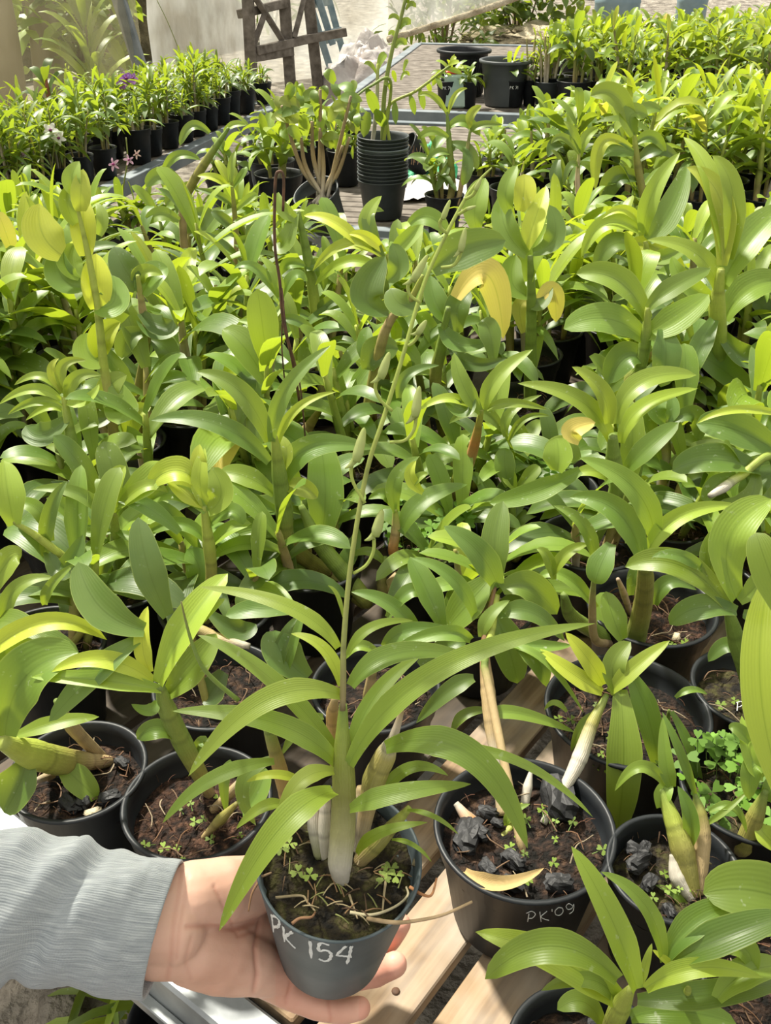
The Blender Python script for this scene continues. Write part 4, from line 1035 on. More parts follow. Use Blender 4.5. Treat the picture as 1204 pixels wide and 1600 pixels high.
hero('orchid with twin papery yellow-brown canes in the charcoal-filled pot right of PK 09', .15, (1055, 1240),
     [([(1032, 1232), (1048, 1275), (1065, 1325), (1080, 1380)], [8, 13, 19, 13], 'gyoo', (1083, 1400)), ([(1085, 1240), (1092, 1270), (1097, 1310), (1095, 1360)], [5, 11, 13, 12], 'gott', (1090, 1395)),
      ([(1050, 1335), (1058, 1370), (1075, 1400)], [8, 13, 9], 'www', (1080, 1405))],
     [(1040, 1228, 1000, 1198, 960, 1236, 20, .45), (1030, 1262, 1035, 1240, 1048, 1222, 27, .45, 'w'), (1078, 1320, 1078, 1275, 1058, 1228, 26, .2), (1086, 1242, 1062, 1175, 1034, 1112, 15, .36),
      (1108, 1268, 1145, 1262, 1166, 1302, 15, .4), (1078, 1440, 1058, 1402, 1023, 1383, 13, .45), (1100, 1290, 1135, 1265, 1168, 1236, 10, .55), (1050, 1230, 1040, 1190, 1035, 1120, 24, .4)],
     pot=(1052, 1356, 200), soil='mossy', extra='charcoal clover')
hero('orchid with a stout olive cane at the right edge above the pale oval leaf', .17, (1195, 1210),
     [([(1196, 1235), (1180, 1275), (1162, 1320), (1150, 1350)], [7, 14, 16, 12], 'goot', (1148, 1352))],
     [(1192, 1215, 1172, 1180, 1158, 1118, 28, .55), (1170, 1160, 1152, 1140, 1138, 1138, 22, .35), (1200, 1205, 1175, 1200, 1170, 1250, 34, .4, 'w'), (1196, 1250, 1215, 1230, 1240, 1240, 40, .4, 'w'), (1185, 1290, 1200, 1310, 1225, 1330, 34, .6)],
     pot=(1175, 1232, 215), soil='mossy', extra='clover2 roots')
hero('orchid whose two long pale strap leaves hang down the right picture edge', .40, (1222, 1230),
     [([(1230, 1225), (1234, 1290)], [8, 9], 'gg', None)],
     [(1235, 1270, 1188, 1080, 1203, 900, 62, .62, 'w'), (1236, 985, 1200, 890, 1181, 832, 52, .52, 'w')], noextra=1)
hero('orchid with a green swept-back top above the small PK-marked pot at right', .245, (1140, 945),
     [([(1138, 955), (1152, 1005), (1168, 1060), (1178, 1130)], [12, 15, 14, 12], 'gggo', (1172, 1110))],
     [(1138, 948, 1060, 882, 976, 886, 44, .58, 'w'), (1150, 935, 1140, 840, 1206, 780, 62, .42, 'w'), (1118, 905, 1110, 858, 1141, 813, 32, .55), (1132, 920, 1122, 880, 1136, 835, 22, .7),
      (1150, 955, 1090, 950, 1046, 976, 40, .14, 'w'), (1168, 1034, 1138, 1008, 1106, 1034, 26, .16, 'w'), (1100, 892, 1060, 868, 1018, 870, 20, .3), (1160, 960, 1185, 980, 1180, 1020, 36, .1, 'w'), (1155, 940, 1190, 900, 1204, 850, 30, .5)],
     pot=(1180, 1075, 190), soil='mossy', extra='clover roots', writing=2)
hero('orchid with thick pale cane and long drooping leaves, behind the wide weedy pot', .25, (1003, 862),
     [([(1003, 865), (1008, 900), (1003, 950), (992, 1000)], [12, 13, 15, 17], 'goog', (990, 1005)), ([(928, 895), (925, 950), (930, 1000), (932, 1060)], [5, 6, 7, 6], 'gttp', (950, 1010)),
      ([(965, 905), (975, 930), (990, 950)], [5, 6, 4], 'ppp', (985, 960)), ([(880, 930), (895, 965), (915, 1000)], [9, 12, 13], 'ggg', (940, 1010))],
     [(1002, 872, 962, 798, 889, 777, 42, .22), (1022, 848, 992, 765, 904, 715, 40, .38), (1008, 872, 1060, 808, 1156, 790, 29, .58), (930, 882, 912, 822, 864, 790, 22, .42),
      (1022, 945, 1045, 910, 1088, 922, 26, .26), (955, 850, 938, 885, 930, 912, 42, .26, 'w'), (985, 930, 1010, 880, 1090, 885, 22, .25), (862, 900, 885, 865, 920, 850, 20, .7), (865, 905, 855, 870, 838, 858, 18, .66),
      (930, 950, 880, 900, 838, 905, 24, .45), (975, 985, 945, 960, 948, 925, 40, .35, 'w')],
     pot=(1018, 948, 195), soil='coco', extra='roots clover shard')
hero('wide black pot of weeds and wiry roots right behind PK 09', .13, (1075, 1130), [([(1045, 1110), (1062, 1150)], [4, 6], 'gy', (1040, 1150))],
     [(1048, 1112, 1080, 1180, 1098, 1250, 17, .3), (1055, 1090, 1080, 1078, 1105, 1085, 12, .35), (885, 1112, 866, 1098, 850, 1110, 10, .5)],
     pot=(980, 1108, 250), soil='soil', extra='clover roots roots')
hero('tall orchid with a ring of long glossy leaves left of the flower stalk', .275, (430, 700),
     [([(428, 680), (436, 740), (444, 800), (452, 850)], [8, 12, 14, 13], 'yggo', None), ([(470, 790), (500, 850), (545, 905), (570, 940)], [8, 13, 14, 12], 'gggo', None)],
     [(420, 690, 375, 612, 306, 581, 34, .42), (424, 690, 448, 608, 516, 540, 26, .38), (420, 722, 335, 662, 234, 657, 34, .24), (440, 758, 485, 700, 586, 702, 40, .26), (432, 700, 462, 640, 526, 612, 15, .8),
      (440, 735, 448, 705, 437, 680, 20, .8), (428, 772, 385, 745, 343, 738, 34, .5, 'w'), (430, 798, 370, 782, 311, 768, 34, .22), (432, 832, 385, 830, 336, 856, 46, .42, 'w'), (440, 762, 470, 762, 496, 778, 30, .72, 'w'),
      (450, 820, 446, 885, 456, 952, 32, .08, 'w'), (500, 850, 508, 765, 498, 684, 56, .36, 'w'), (470, 905, 440, 850, 420, 830, 50, .3, 'w'), (470, 855, 490, 835, 515, 850, 26, .25, 'w'), (520, 900, 545, 870, 560, 825, 30, .2), (480, 930, 500, 950, 535, 942, 30, .6)], lean=True)
hero('bright orchid whose crossed leaves open in front of the yellowed leaf, centre right', .27, (960, 690),
     [([(957, 680), (958, 720), (962, 770)], [11, 13, 13], 'ggg', None)],
     [(955, 692, 905, 625, 808, 599, 30, .55), (950, 662, 938, 610, 893, 573, 30, .62), (962, 662, 1000, 598, 1088, 586, 34, .66, 'w'), (970, 692, 1005, 635, 1090, 607, 27, .6), (906, 735, 838, 768, 764, 786, 34, .42, 'w'),
      (870, 736, 872, 712, 869, 684, 46, .5, 'w'), (905, 690, 895, 672, 930, 660, 34, .5, 'w', .9), (900, 720, 880, 700, 850, 710, 40, .5, 'w'), (975, 740, 1010, 700, 1060, 660, 34, .32, 'w'), (955, 750, 925, 735, 890, 745, 22, .6)])
hero('orchid bearing big round-tipped pale leaves on a slanting cane, right of centre', .33, (1012, 500),
     [([(1012, 480), (1008, 530), (998, 575), (980, 615)], [7, 9, 11, 12], 'yggo', None)],
     [(1010, 498, 965, 438, 900, 428, 42, .42, 'w'), (1005, 528, 945, 498, 880, 514, 50, .36, 'w'), (1008, 524, 1055, 500, 1107, 460, 48, .44, 'w'), (1012, 482, 1050, 450, 1110, 420, 32, .44, 'w'),
      (1035, 515, 1040, 555, 1032, 605, 46, .08, 'w'), (1005, 560, 975, 560, 950, 600, 48, .18, 'w'), (1000, 590, 970, 590, 935, 625, 34, .3)])
hero('tall orchid with long upright straps, leftmost of its leaves glowing yellow, at right', .34, (1128, 440),
     [([(1126, 420), (1120, 480), (1124, 560), (1128, 650)], [9, 13, 14, 14], 'yygo', None)],
     [(1128, 415, 1124, 310, 1072, 261, 38, .95), (1132, 405, 1112, 285, 1067, 214, 32, .55), (1138, 405, 1144, 300, 1112, 243, 34, .6), (1126, 450, 1165, 380, 1225, 320, 54, .46, 'w'), (1120, 452, 1085, 395, 1010, 375, 30, .7),
      (1130, 500, 1170, 450, 1225, 440, 48, .4, 'w'), (1075, 548, 1130, 578, 1196, 640, 40, .2, 'w'), (1115, 500, 1085, 560, 1060, 620, 34, .3), (1125, 520, 1165, 560, 1200, 560, 38, .15, 'w'), (1118, 470, 1070, 440, 1050, 400, 30, .5)])
hero('orchid with two tall parallel strap leaves like rabbit ears, at upper right', .33, (1008, 378),
     [([(1008, 378), (1012, 420), (1016, 470)], [6, 9, 11], 'ygg', None)],
     [(1004, 368, 1020, 300, 1062, 238, 29, .6), (1012, 376, 1048, 325, 1074, 256, 42, .42), (1005, 356, 975, 328, 940, 342, 16, .8), (1000, 362, 945, 350, 908, 402, 30, .62), (1064, 422, 1020, 385, 968, 388, 32, .85), (1000, 395, 960, 380, 930, 420, 34, .35, 'w'), (1010, 405, 1045, 400, 1075, 380, 26, .4)])
hero('orchid with oval leaves standing upright in a tight bright bunch, upper centre right', .34, (828, 400),
     [([(828, 400), (830, 470), (829, 530), (828, 590)], [7, 8, 9, 10], 'gggg', None)],
     [(822, 398, 790, 358, 784, 308, 38, .38, 'w'), (820, 390, 838, 335, 853, 291, 33, .85), (832, 395, 866, 370, 858, 320, 32, .2, 'w'), (826, 440, 836, 390, 862, 350, 36, .45, 'w'), (812, 330, 818, 300, 818, 272, 38, .95, 'w'),
      (800, 340, 790, 300, 808, 258, 26, .5, 'w'), (826, 462, 800, 440, 806, 398, 40, .38, 'w'), (830, 480, 850, 470, 860, 440, 22, .4), (838, 478, 862, 458, 868, 504, 34, .5, 'w', .9), (818, 520, 812, 480, 830, 470, 24, .5, 'w', .4)])
hero('very tall orchid at left with a ladder of glowing round leaves', .42, (140, 400),
     [([(120, 320), (138, 400), (152, 480), (162, 570), (174, 650), (180, 720), (165, 770)], [4, 5, 6, 7, 8, 9, 9], 'yyyytoo', None)],
     [(96, 398, 66, 365, 62, 318, 60, .95, 'o'), (134, 400, 130, 350, 132, 310, 38, 1, 'o'), (126, 330, 126, 300, 130, 264, 30, .95, 'o'), (118, 302, 112, 278, 124, 252, 28, .5, 'o'), (152, 482, 150, 440, 150, 396, 46, 1, 'o'),
      (158, 556, 160, 525, 188, 503, 40, .9, 'o'), (163, 630, 172, 602, 198, 586, 34, .72, 'o'), (204, 682, 208, 650, 236, 636, 34, .75, 'o'), (118, 350, 105, 320, 108, 290, 26, .55, 'o'), (155, 368, 160, 340, 150, 318, 18, .55, 'o'),
      (126, 432, 108, 410, 116, 380, 40, .42, 'o'), (128, 448, 95, 430, 92, 385, 46, .36, 'o'), (160, 566, 138, 550, 136, 520, 46, .45, 'o'), (174, 628, 190, 640, 176, 590, 52, .45, 'o'), (172, 650, 148, 655, 136, 636, 30, .5, 'o'),
      (152, 480, 178, 470, 176, 430, 48, .4, 'o'), (182, 668, 205, 690, 238, 695, 38, .45, 'o'), (168, 640, 150, 610, 130, 600, 34, .4, 'o')])
hero('orchid with a shuttlecock of curved yellow-green leaves at the left edge', .27, (100, 630),
     [([(100, 620), (110, 680), (122, 740), (135, 790)], [7, 9, 9, 7], 'yggt', None)],
     [(95, 625, 50, 608, -2, 632, 18, .6), (96, 615, 62, 588, 22, 602, 16, .6), (100, 612, 98, 572, 135, 563, 18, .72), (104, 622, 120, 590, 158, 586, 22, .7), (96, 635, 55, 628, 12, 648, 15, .62), (96, 642, 72, 638, 40, 657, 13, .6),
      (104, 655, 66, 680, 40, 665, 40, .08, 'w'), (98, 612, 80, 580, 92, 560, 14, .85), (105, 630, 135, 625, 155, 600, 18, .6)])
hero('orchid with crossed light leaves just right of the pendant flower buds', .26, (752, 648),
     [([(752, 640), (742, 690), (728, 735), (700, 790)], [6, 8, 9, 8], 'yrto', None), ([(735, 690), (715, 740), (692, 800)], [6, 7, 8], 'gyg', None)],
     [(750, 645, 722, 600, 709, 551, 30, .42), (755, 640, 778, 588, 832, 546, 27, .58), (790, 682, 798, 645, 846, 617, 17, .58), (795, 688, 820, 655, 858, 650, 12, .5), (785, 672, 745, 642, 701, 662, 23, .4), (742, 640, 700, 622, 654, 641, 17, .6),
      (680, 738, 700, 690, 766, 676, 20, .48), (680, 735, 640, 690, 620, 635, 42, .38, 'w'), (622, 622, 638, 585, 686, 571, 18, .2), (735, 742, 762, 770, 758, 822, 28, .24, 'w'), (760, 640, 800, 630, 855, 640, 16, .55), (735, 610, 720, 640, 690, 610, 30, .3)])
hero('orchid on dry straw-coloured canes in the weedy pot right of the lowest bud', .17, (617, 795),
     [([(617, 795), (618, 830), (614, 860), (618, 920)], [6, 8, 8, 12], 'ytrp', (625, 880)), ([(602, 870), (600, 920)], [6, 10], 'gt', None)],
     [(627, 832, 662, 782, 730, 757, 33, .30), (619, 800, 618, 748, 655, 713, 25, .40), (612, 790, 600, 772, 575, 780, 20, .3), (640, 760, 655, 745, 668, 740, 14, .7), (600, 880, 575, 862, 550, 870, 16, .42), (660, 770, 640, 745, 650, 720, 20, .8)],
     pot=(680, 838, 158), soil='mossy', extra='clover2 clover')
hero('orchid with a large yellowed leaf curling over its dark leaves, upper centre', .30, (700, 490),
     [([(700, 480), (690, 540), (680, 600)], [7, 9, 10], 'ggo', None)],
     [(712, 466, 762, 430, 786, 530, 50, .5, 'w', .95), (700, 500, 680, 470, 672, 430, 36, .3, 'o'), (715, 520, 715, 480, 735, 455, 40, .1, 'w'), (770, 560, 765, 520, 752, 500, 34, .4, 'w'), (690, 510, 720, 540, 770, 530, 30, .15), (705, 545, 740, 570, 790, 560, 26, .1)])
hero('orchid with glowing yellow leaves spreading left, near the top of the bud stalk', .31, (606, 398),
     [([(606, 398), (600, 450), (596, 510)], [5, 8, 9], 'ygo', None)],
     [(574, 370, 574, 336, 596, 306, 24, .62), (568, 390, 522, 348, 474, 337, 22, .9), (600, 402, 540, 382, 488, 424, 21, .85), (594, 422, 540, 410, 492, 446, 22, .6), (600, 394, 572, 370, 545, 366, 18, .95), (600, 410, 575, 340, 600, 330, 22, .4), (608, 400, 640, 370, 660, 345, 26, .5)])
hero('orchid with two wide dull olive leaves spread like wings behind the bud stalk', .36, (640, 450),
     [([(660, 430), (640, 470), (610, 500), (590, 560)], [5, 6, 7, 9], 'yoto', None)],
     [(676, 422, 725, 392, 790, 376, 60, .22, 'w'), (607, 486, 572, 462, 602, 400, 54, .04, 'w'), (606, 440, 622, 415, 612, 380, 34, .2, 'w'), (655, 478, 625, 475, 610, 450, 40, .3, 'w'), (574, 578, 590, 550, 622, 545, 48, .26, 'w'), (575, 570, 570, 540, 575, 510, 26, .3, 'w'), (640, 350, 670, 340, 700, 365, 30, .4, 'w'), (745, 360, 742, 320, 758, 278, 38, .4, 'w')])
hero('slender orchid on a pale bamboo-like cane left of the yellow-leaved one', .36, (465, 330),
     [([(465, 330), (480, 400), (492, 480), (500, 560), (505, 640)], [6, 8, 9, 9, 8], 'ggyyt', None)],
     [(466, 345, 440, 325, 435, 300, 22, .5), (470, 350, 490, 330, 498, 345, 22, .5, 'w'), (478, 420, 500, 420, 505, 455, 24, .3), (476, 415, 450, 412, 440, 430, 20, .3), (492, 500, 520, 470, 560, 480, 20, .15), (490, 500, 455, 490, 430, 505, 18, .2), (498, 560, 530, 540, 560, 560, 20, .2), (496, 580, 480, 620, 490, 650, 22, .2), (462, 330, 445, 380, 430, 380, 30, .4, 'w')])
hero('orchid on a whitish leaning cane between the hooked wire and the ringed leaves', .33, (440, 460),
     [([(440, 470), (428, 530), (418, 590), (412, 640)], [6, 8, 9, 7], 'yyww', None), ([(500, 640), (480, 670), (460, 705)], [7, 9, 8], 'otw', None)],
     [(440, 470, 400, 420, 365, 420, 18, .3), (438, 480, 410, 500, 370, 500, 18, .4), (440, 465, 460, 430, 480, 440, 18, .3), (430, 520, 395, 500, 360, 530, 20, .3), (432, 500, 470, 505, 500, 540, 18, .2), (436, 470, 430, 430, 405, 400, 18, .5)])
hero('orchid with scarred white horizontal canes at the right edge and wide oval leaves', .27, (1190, 700),
     [([(1108, 775), (1130, 762), (1155, 745), (1210, 722)], [7, 8, 7, 7], 'wwyg', None)],
     [(1222, 712, 1150, 672, 1087, 662, 54, .26, 'w'), (1186, 735, 1112, 718, 1050, 736, 50, .26, 'w'), (1230, 650, 1150, 640, 1088, 662, 14, .7), (1150, 742, 1118, 758, 1100, 785, 28, .4, 'w'), (1230, 700, 1190, 700, 1150, 718, 22, .3), (1225, 730, 1180, 755, 1172, 785, 42, .22, 'w'), (1180, 740, 1165, 785, 1120, 785, 34, .4, 'w')])
hero('orchid with a whitish papery cane in the reddish coir pot right of centre', .22, (1040, 660),
     [([(1040, 655), (1040, 700), (1036, 745), (1030, 790)], [6, 8, 10, 9], 'yowt', (1028, 798))],
     [(1040, 665, 1025, 640, 1040, 620, 30, .3, 'w'), (1042, 660, 1050, 640, 1046, 615, 22, .3, 'w'), (1045, 690, 1080, 690, 1130, 712, 20, .45), (1045, 660, 1085, 650, 1090, 690, 30, .2, 'w'), (1035, 770, 990, 745, 970, 760, 14, .5)],
     pot=(1048, 812, 130), soil='coco', extra='roots')
hero('orchid at the left edge with an upright yellow-green leaf and leaning thin cane', .27, (15, 790),
     [([(20, 815), (60, 840), (118, 886), (160, 930)], [5, 6, 7, 6], 'yyyo', None)],
     [(22, 820, 12, 770, 6, 720, 50, .66, 'w'), (-20, 940, 10, 880, 34, 868, 40, .7, 'w'), (5, 985, 25, 920, 86, 903, 26, .5), (70, 868, 78, 800, 105, 752, 24, .18), (80, 845, 50, 790, -5, 800, 24, .4), (75, 862, 100, 890, 130, 835, 36, .12, 'w'), (70, 945, 80, 915, 118, 880, 18, .5)])
hero('leafy orchid on a green cane below the ladder-leaved one, left of centre', .23, (178, 800),
     [([(178, 800), (182, 850), (192, 900)], [8, 10, 11], 'ygg', None)],
     [(172, 812, 118, 770, 50, 765, 22, .5), (280, 832, 215, 785, 145, 772, 27, .22), (178, 805, 175, 760, 196, 728, 30, .6, 'w'), (182, 830, 215, 840, 245, 832, 18, .3), (175, 830, 130, 830, 95, 812, 16, .3), (180, 800, 225, 760, 262, 770, 22, .6), (170, 815, 160, 770, 150, 748, 20, .5), (185, 850, 165, 880, 155, 905, 22, .2), (180, 790, 230, 750, 250, 720, 44, .5, 'w')])
hero('pale yellow-leaved orchid behind the ringed glossy leaves, left of centre', .235, (320, 790),
     [([(318, 790), (326, 850), (330, 900)], [8, 10, 9], 'yyo', None)],
     [(330, 856, 268, 818, 187, 868, 22, .42), (312, 760, 275, 735, 232, 758, 44, .72, 'w'), (318, 740, 310, 720, 312, 694, 26, .85), (320, 790, 312, 745, 320, 700, 28, .7), (326, 800, 345, 770, 330, 730, 40, .6, 'w'), (300, 922, 312, 890, 292, 858, 46, .3, 'w'), (322, 800, 270, 770, 215, 800, 26, .35), (326, 820, 360, 800, 380, 820, 30, .35, 'w'), (318, 790, 290, 770, 262, 742, 30, .8, 'w')])
hero('low dark orchid between the hand-held leaves and the star-topped pot', .17, (395, 985),
     [([(390, 1010), (345, 1000), (300, 990)], [8, 10, 7], 'wto', None)],
     [(470, 955, 410, 950, 352, 962, 34, .2, 'w'), (330, 960, 370, 985, 400, 975, 34, .15, 'w'), (425, 1080, 440, 1010, 470, 960, 26, .3), (480, 1060, 440, 1020, 430, 985, 60, .1, 'w'), (440, 1070, 460, 1000, 475, 950, 16, .35), (350, 1050, 330, 1080, 320, 1090, 46, .1, 'w')])
hero('small orchid with grey-green leaves right behind the held plant, lower centre', .17, (600, 1010),
     [([(590, 1020), (580, 1060), (575, 1100)], [6, 8, 7], 'gto', None)],
     [(660, 1000, 610, 945, 548, 925, 26, .18), (606, 965, 640, 925, 668, 935, 26, .28, 'w'), (600, 1010, 640, 985, 710, 985, 26, .3), (590, 1020, 560, 1010, 540, 1030, 18, .5), (655, 1040, 700, 1010, 728, 1005, 30, .25), (600, 1030, 570, 1040, 560, 1070, 24, .3)])
hero('orchid with small upright leaf fans in the weed-filled pot centre right', .16, (810, 730),
     [([(800, 780), (802, 830), (806, 870)], [6, 7, 8], 'ggo', None), ([(850, 800), (842, 850)], [5, 7], 'go', None), ([(880, 860), (868, 890), (850, 920)], [6, 7, 7], 'gyo', None)],
     [(795, 760, 788, 725, 790, 700, 32, .42, 'w'), (805, 765, 795, 745, 792, 730, 22, .55, 'w'), (810, 760, 830, 740, 842, 728, 22, .6, 'w'), (800, 830, 822, 805, 858, 800, 20, .42), (855, 840, 890, 830, 910, 815, 24, .25), (860, 800, 890, 780, 905, 800, 20, .4), (880, 850, 900, 840, 915, 842, 20, .3), (810, 770, 845, 760, 870, 770, 16, .5), (800, 800, 780, 790, 770, 800, 14, .5)], soil='coco', extra='clover2 clover')

hero('tall orchid with spreading pale leaves in the black pot just right of the green netting', None, (700, 200),
     [([(698, 175), (702, 230), (706, 290), (700, 318)], [3, 5, 6, 5], 'ggot', None), ([(735, 200), (725, 260), (712, 320)], [3, 4, 4], 'gtt', None)],
     [(698, 178, 675, 150, 652, 150, 11, .6), (700, 178, 712, 148, 730, 138, 9, .8), (700, 200, 725, 190, 750, 212, 20, .42, 'w'), (735, 200, 735, 180, 752, 165, 14, .8, 'w'), (735, 205, 755, 195, 785, 195, 13, .5), (700, 215, 675, 205, 652, 218, 14, .5, 'w'), (702, 225, 730, 235, 745, 265, 20, .12, 'w'), (704, 240, 680, 240, 660, 265, 14, .35), (725, 230, 730, 260, 722, 290, 18, .12, 'w'), (704, 250, 690, 280, 680, 300, 12, .3)],
     pot=(694, 304, 60), extra='roots')
hero('tall orchid on a bare cane in the small grey pot with mossy bark, second bench', None, (908, 240),
     [([(905, 230), (902, 280), (905, 335)], [3, 4, 5], 'ypp', None), ([(880, 300), (895, 338)], [4, 4], 'tt', None)],
     [(905, 240, 880, 215, 860, 225, 14, .5), (906, 245, 915, 215, 935, 200, 16, .55, 'w'), (905, 260, 890, 260, 880, 290, 12, .4), (906, 255, 925, 265, 928, 290, 13, .4), (905, 235, 895, 205, 880, 190, 12, .6), (872, 250, 868, 275, 876, 300, 20, .08, 'w')],
     pot=(901, 344, 42), soil='mossy', extra='roots')
hero('orchid with one broad pale arched leaf and a yellow-green hanging leaf, second bench', None, (992, 215),
     [([(990, 205), (996, 260), (1006, 320)], [5, 6, 6], 'yoo', None)],
     [(990, 200, 960, 150, 922, 150, 34, .55, 'w'), (990, 212, 985, 180, 1012, 180, 34, .5, 'w'), (992, 190, 1010, 170, 1032, 172, 22, .45, 'w'), (985, 232, 940, 225, 930, 298, 22, .85, 'w'), (990, 240, 960, 235, 935, 245, 22, .2), (1000, 280, 960, 280, 945, 320, 34, .1, 'w'), (998, 250, 1030, 235, 1060, 250, 24, .15), (992, 225, 1020, 215, 1040, 240, 20, .3)],
     pot=(1010, 345, 60), extra='roots')
hero('slender orchid with paired pointed leaves up its stem, upper left by the aisle', .36, (362, 290),
     [([(360, 270), (366, 330), (368, 400)], [3, 4, 4], 'yot', None)],
     [(358, 285, 345, 262, 336, 250, 14, .8), (360, 285, 362, 255, 368, 236, 12, .6), (357, 292, 335, 278, 308, 275, 15, .85), (362, 295, 380, 270, 382, 262, 12, .3), (364, 320, 340, 305, 305, 295, 13, .4), (366, 330, 390, 310, 402, 305, 14, .5, 'w'), (366, 345, 385, 345, 400, 330, 16, .45, 'w'), (366, 355, 345, 340, 330, 330, 18, .15), (368, 385, 385, 375, 400, 378, 16, .3), (364, 365, 335, 370, 320, 385, 16, .3)])
hero('orchid whose stout olive cane slants up to the right before the long dark rail', .40, (350, 215),
     [([(357, 200), (340, 225), (318, 258), (296, 295), (285, 330)], [4, 5, 7, 7, 6], 'ggoot', None)],
     [(327, 208, 300, 198, 281, 228, 17, .4, 'w'), (350, 205, 365, 195, 385, 195, 12, .5, 'w'), (252, 280, 275, 245, 313, 250, 16, .4, 'w'), (290, 300, 255, 275, 228, 292, 28, .4, 'w'), (310, 300, 295, 290, 280, 300, 13, .5, 'w'), (300, 335, 318, 340, 312, 360, 32, .35, 'w'), (290, 320, 275, 310, 258, 320, 24, .35, 'w'), (280, 345, 250, 335, 228, 350, 24, .4, 'w')])
hero('orchid with grey-green oval leaves beside the ladder-leaved one, left', .36, (215, 440),
     [([(215, 430), (222, 480), (228, 540)], [5, 6, 7], 'yto', None)],
     [(215, 450, 195, 420, 178, 385, 46, .06, 'o'), (222, 460, 240, 430, 262, 418, 44, .28, 'o'), (212, 450, 225, 425, 255, 430, 26, .7), (220, 490, 250, 510, 270, 500, 36, .12, 'w'), (218, 500, 245, 520, 280, 510, 30, .2, 'w'), (205, 470, 185, 480, 180, 510, 40, .3, 'w'), (230, 530, 260, 545, 262, 580, 36, .2, 'w'), (226, 520, 200, 530, 190, 560, 34, .3, 'w')])

# resolve pots: the ones seen are fixed where the photo has them, the hidden ones stand below their crowns
for k, h in enumerate(HER):
    if h['zc'] is None: q = PZ(h['pot'][0], h['pot'][1], .11); h['zc'] = PY(h['crown'][0], h['crown'][1], q.y).z
    h['dc'] = DZ(h['crown'][0], h['crown'][1], h['zc'])
    if h['pot']: q = PZ(h['pot'][0], h['pot'][1], .11); h['D'] = h['pot'][2] * (q - CAM).dot(FWD) / F; h['xy'] = V((q.x, q.y, 0)); h['fix'] = True
    elif h.get('noextra'): q = P(h['crown'][0] + 230, h['crown'][1], h['dc']); h['xy'] = V((q.x, q.y, 0)); h['D'] = .10; h['fix'] = False
    else:
        q = P(h['crown'][0], h['crown'][1], h['dc']); h['D'] = .124; h['fix'] = False
        b_ = h['canes'][0][0][-1]; q2 = PZ(b_[0], b_[1], .12)
        h['xy'] = V((q.x * .45 + q2.x * .55, q.y + .01, 0))
for it in range(300):
    for i, a in enumerate(HER):
        for b in HER[:i]:
            d = a['xy'] - b['xy']; need = (a['D'] + b['D']) / 2 + .006
            if d.length < need:
                e = d.normalized() * (need - d.length) if d.length > 1e-4 else V((.01, 0, 0))
                if a['fix'] and b['fix']: continue
                if a['fix']: b['xy'] -= e
                elif b['fix']: a['xy'] += e
                else: a['xy'] += e / 2; b['xy'] -= e / 2
PLANTS = []      # (xy, D, object, bench) of every potted plant, for spacing
PROTOPOT = {}
def pot_h(D): return .112
def simple_pot(t, xy, D, mat='pot', smat='soil', rg=rnd, seg=40):
    mb = MB(); o = V((xy.x, xy.y, 0.0)); pot_mesh(mb, D, .112, o, None, .76, True, seg); po = mb.build('flower_pot', M[mat], t)
    mb = MB(); soil_mesh(mb, D / 2 * .925, .090, o, None, rg, .006, 8, 28); mb.build('soil', M[smat], t)
    return po
rg = random.Random(21)
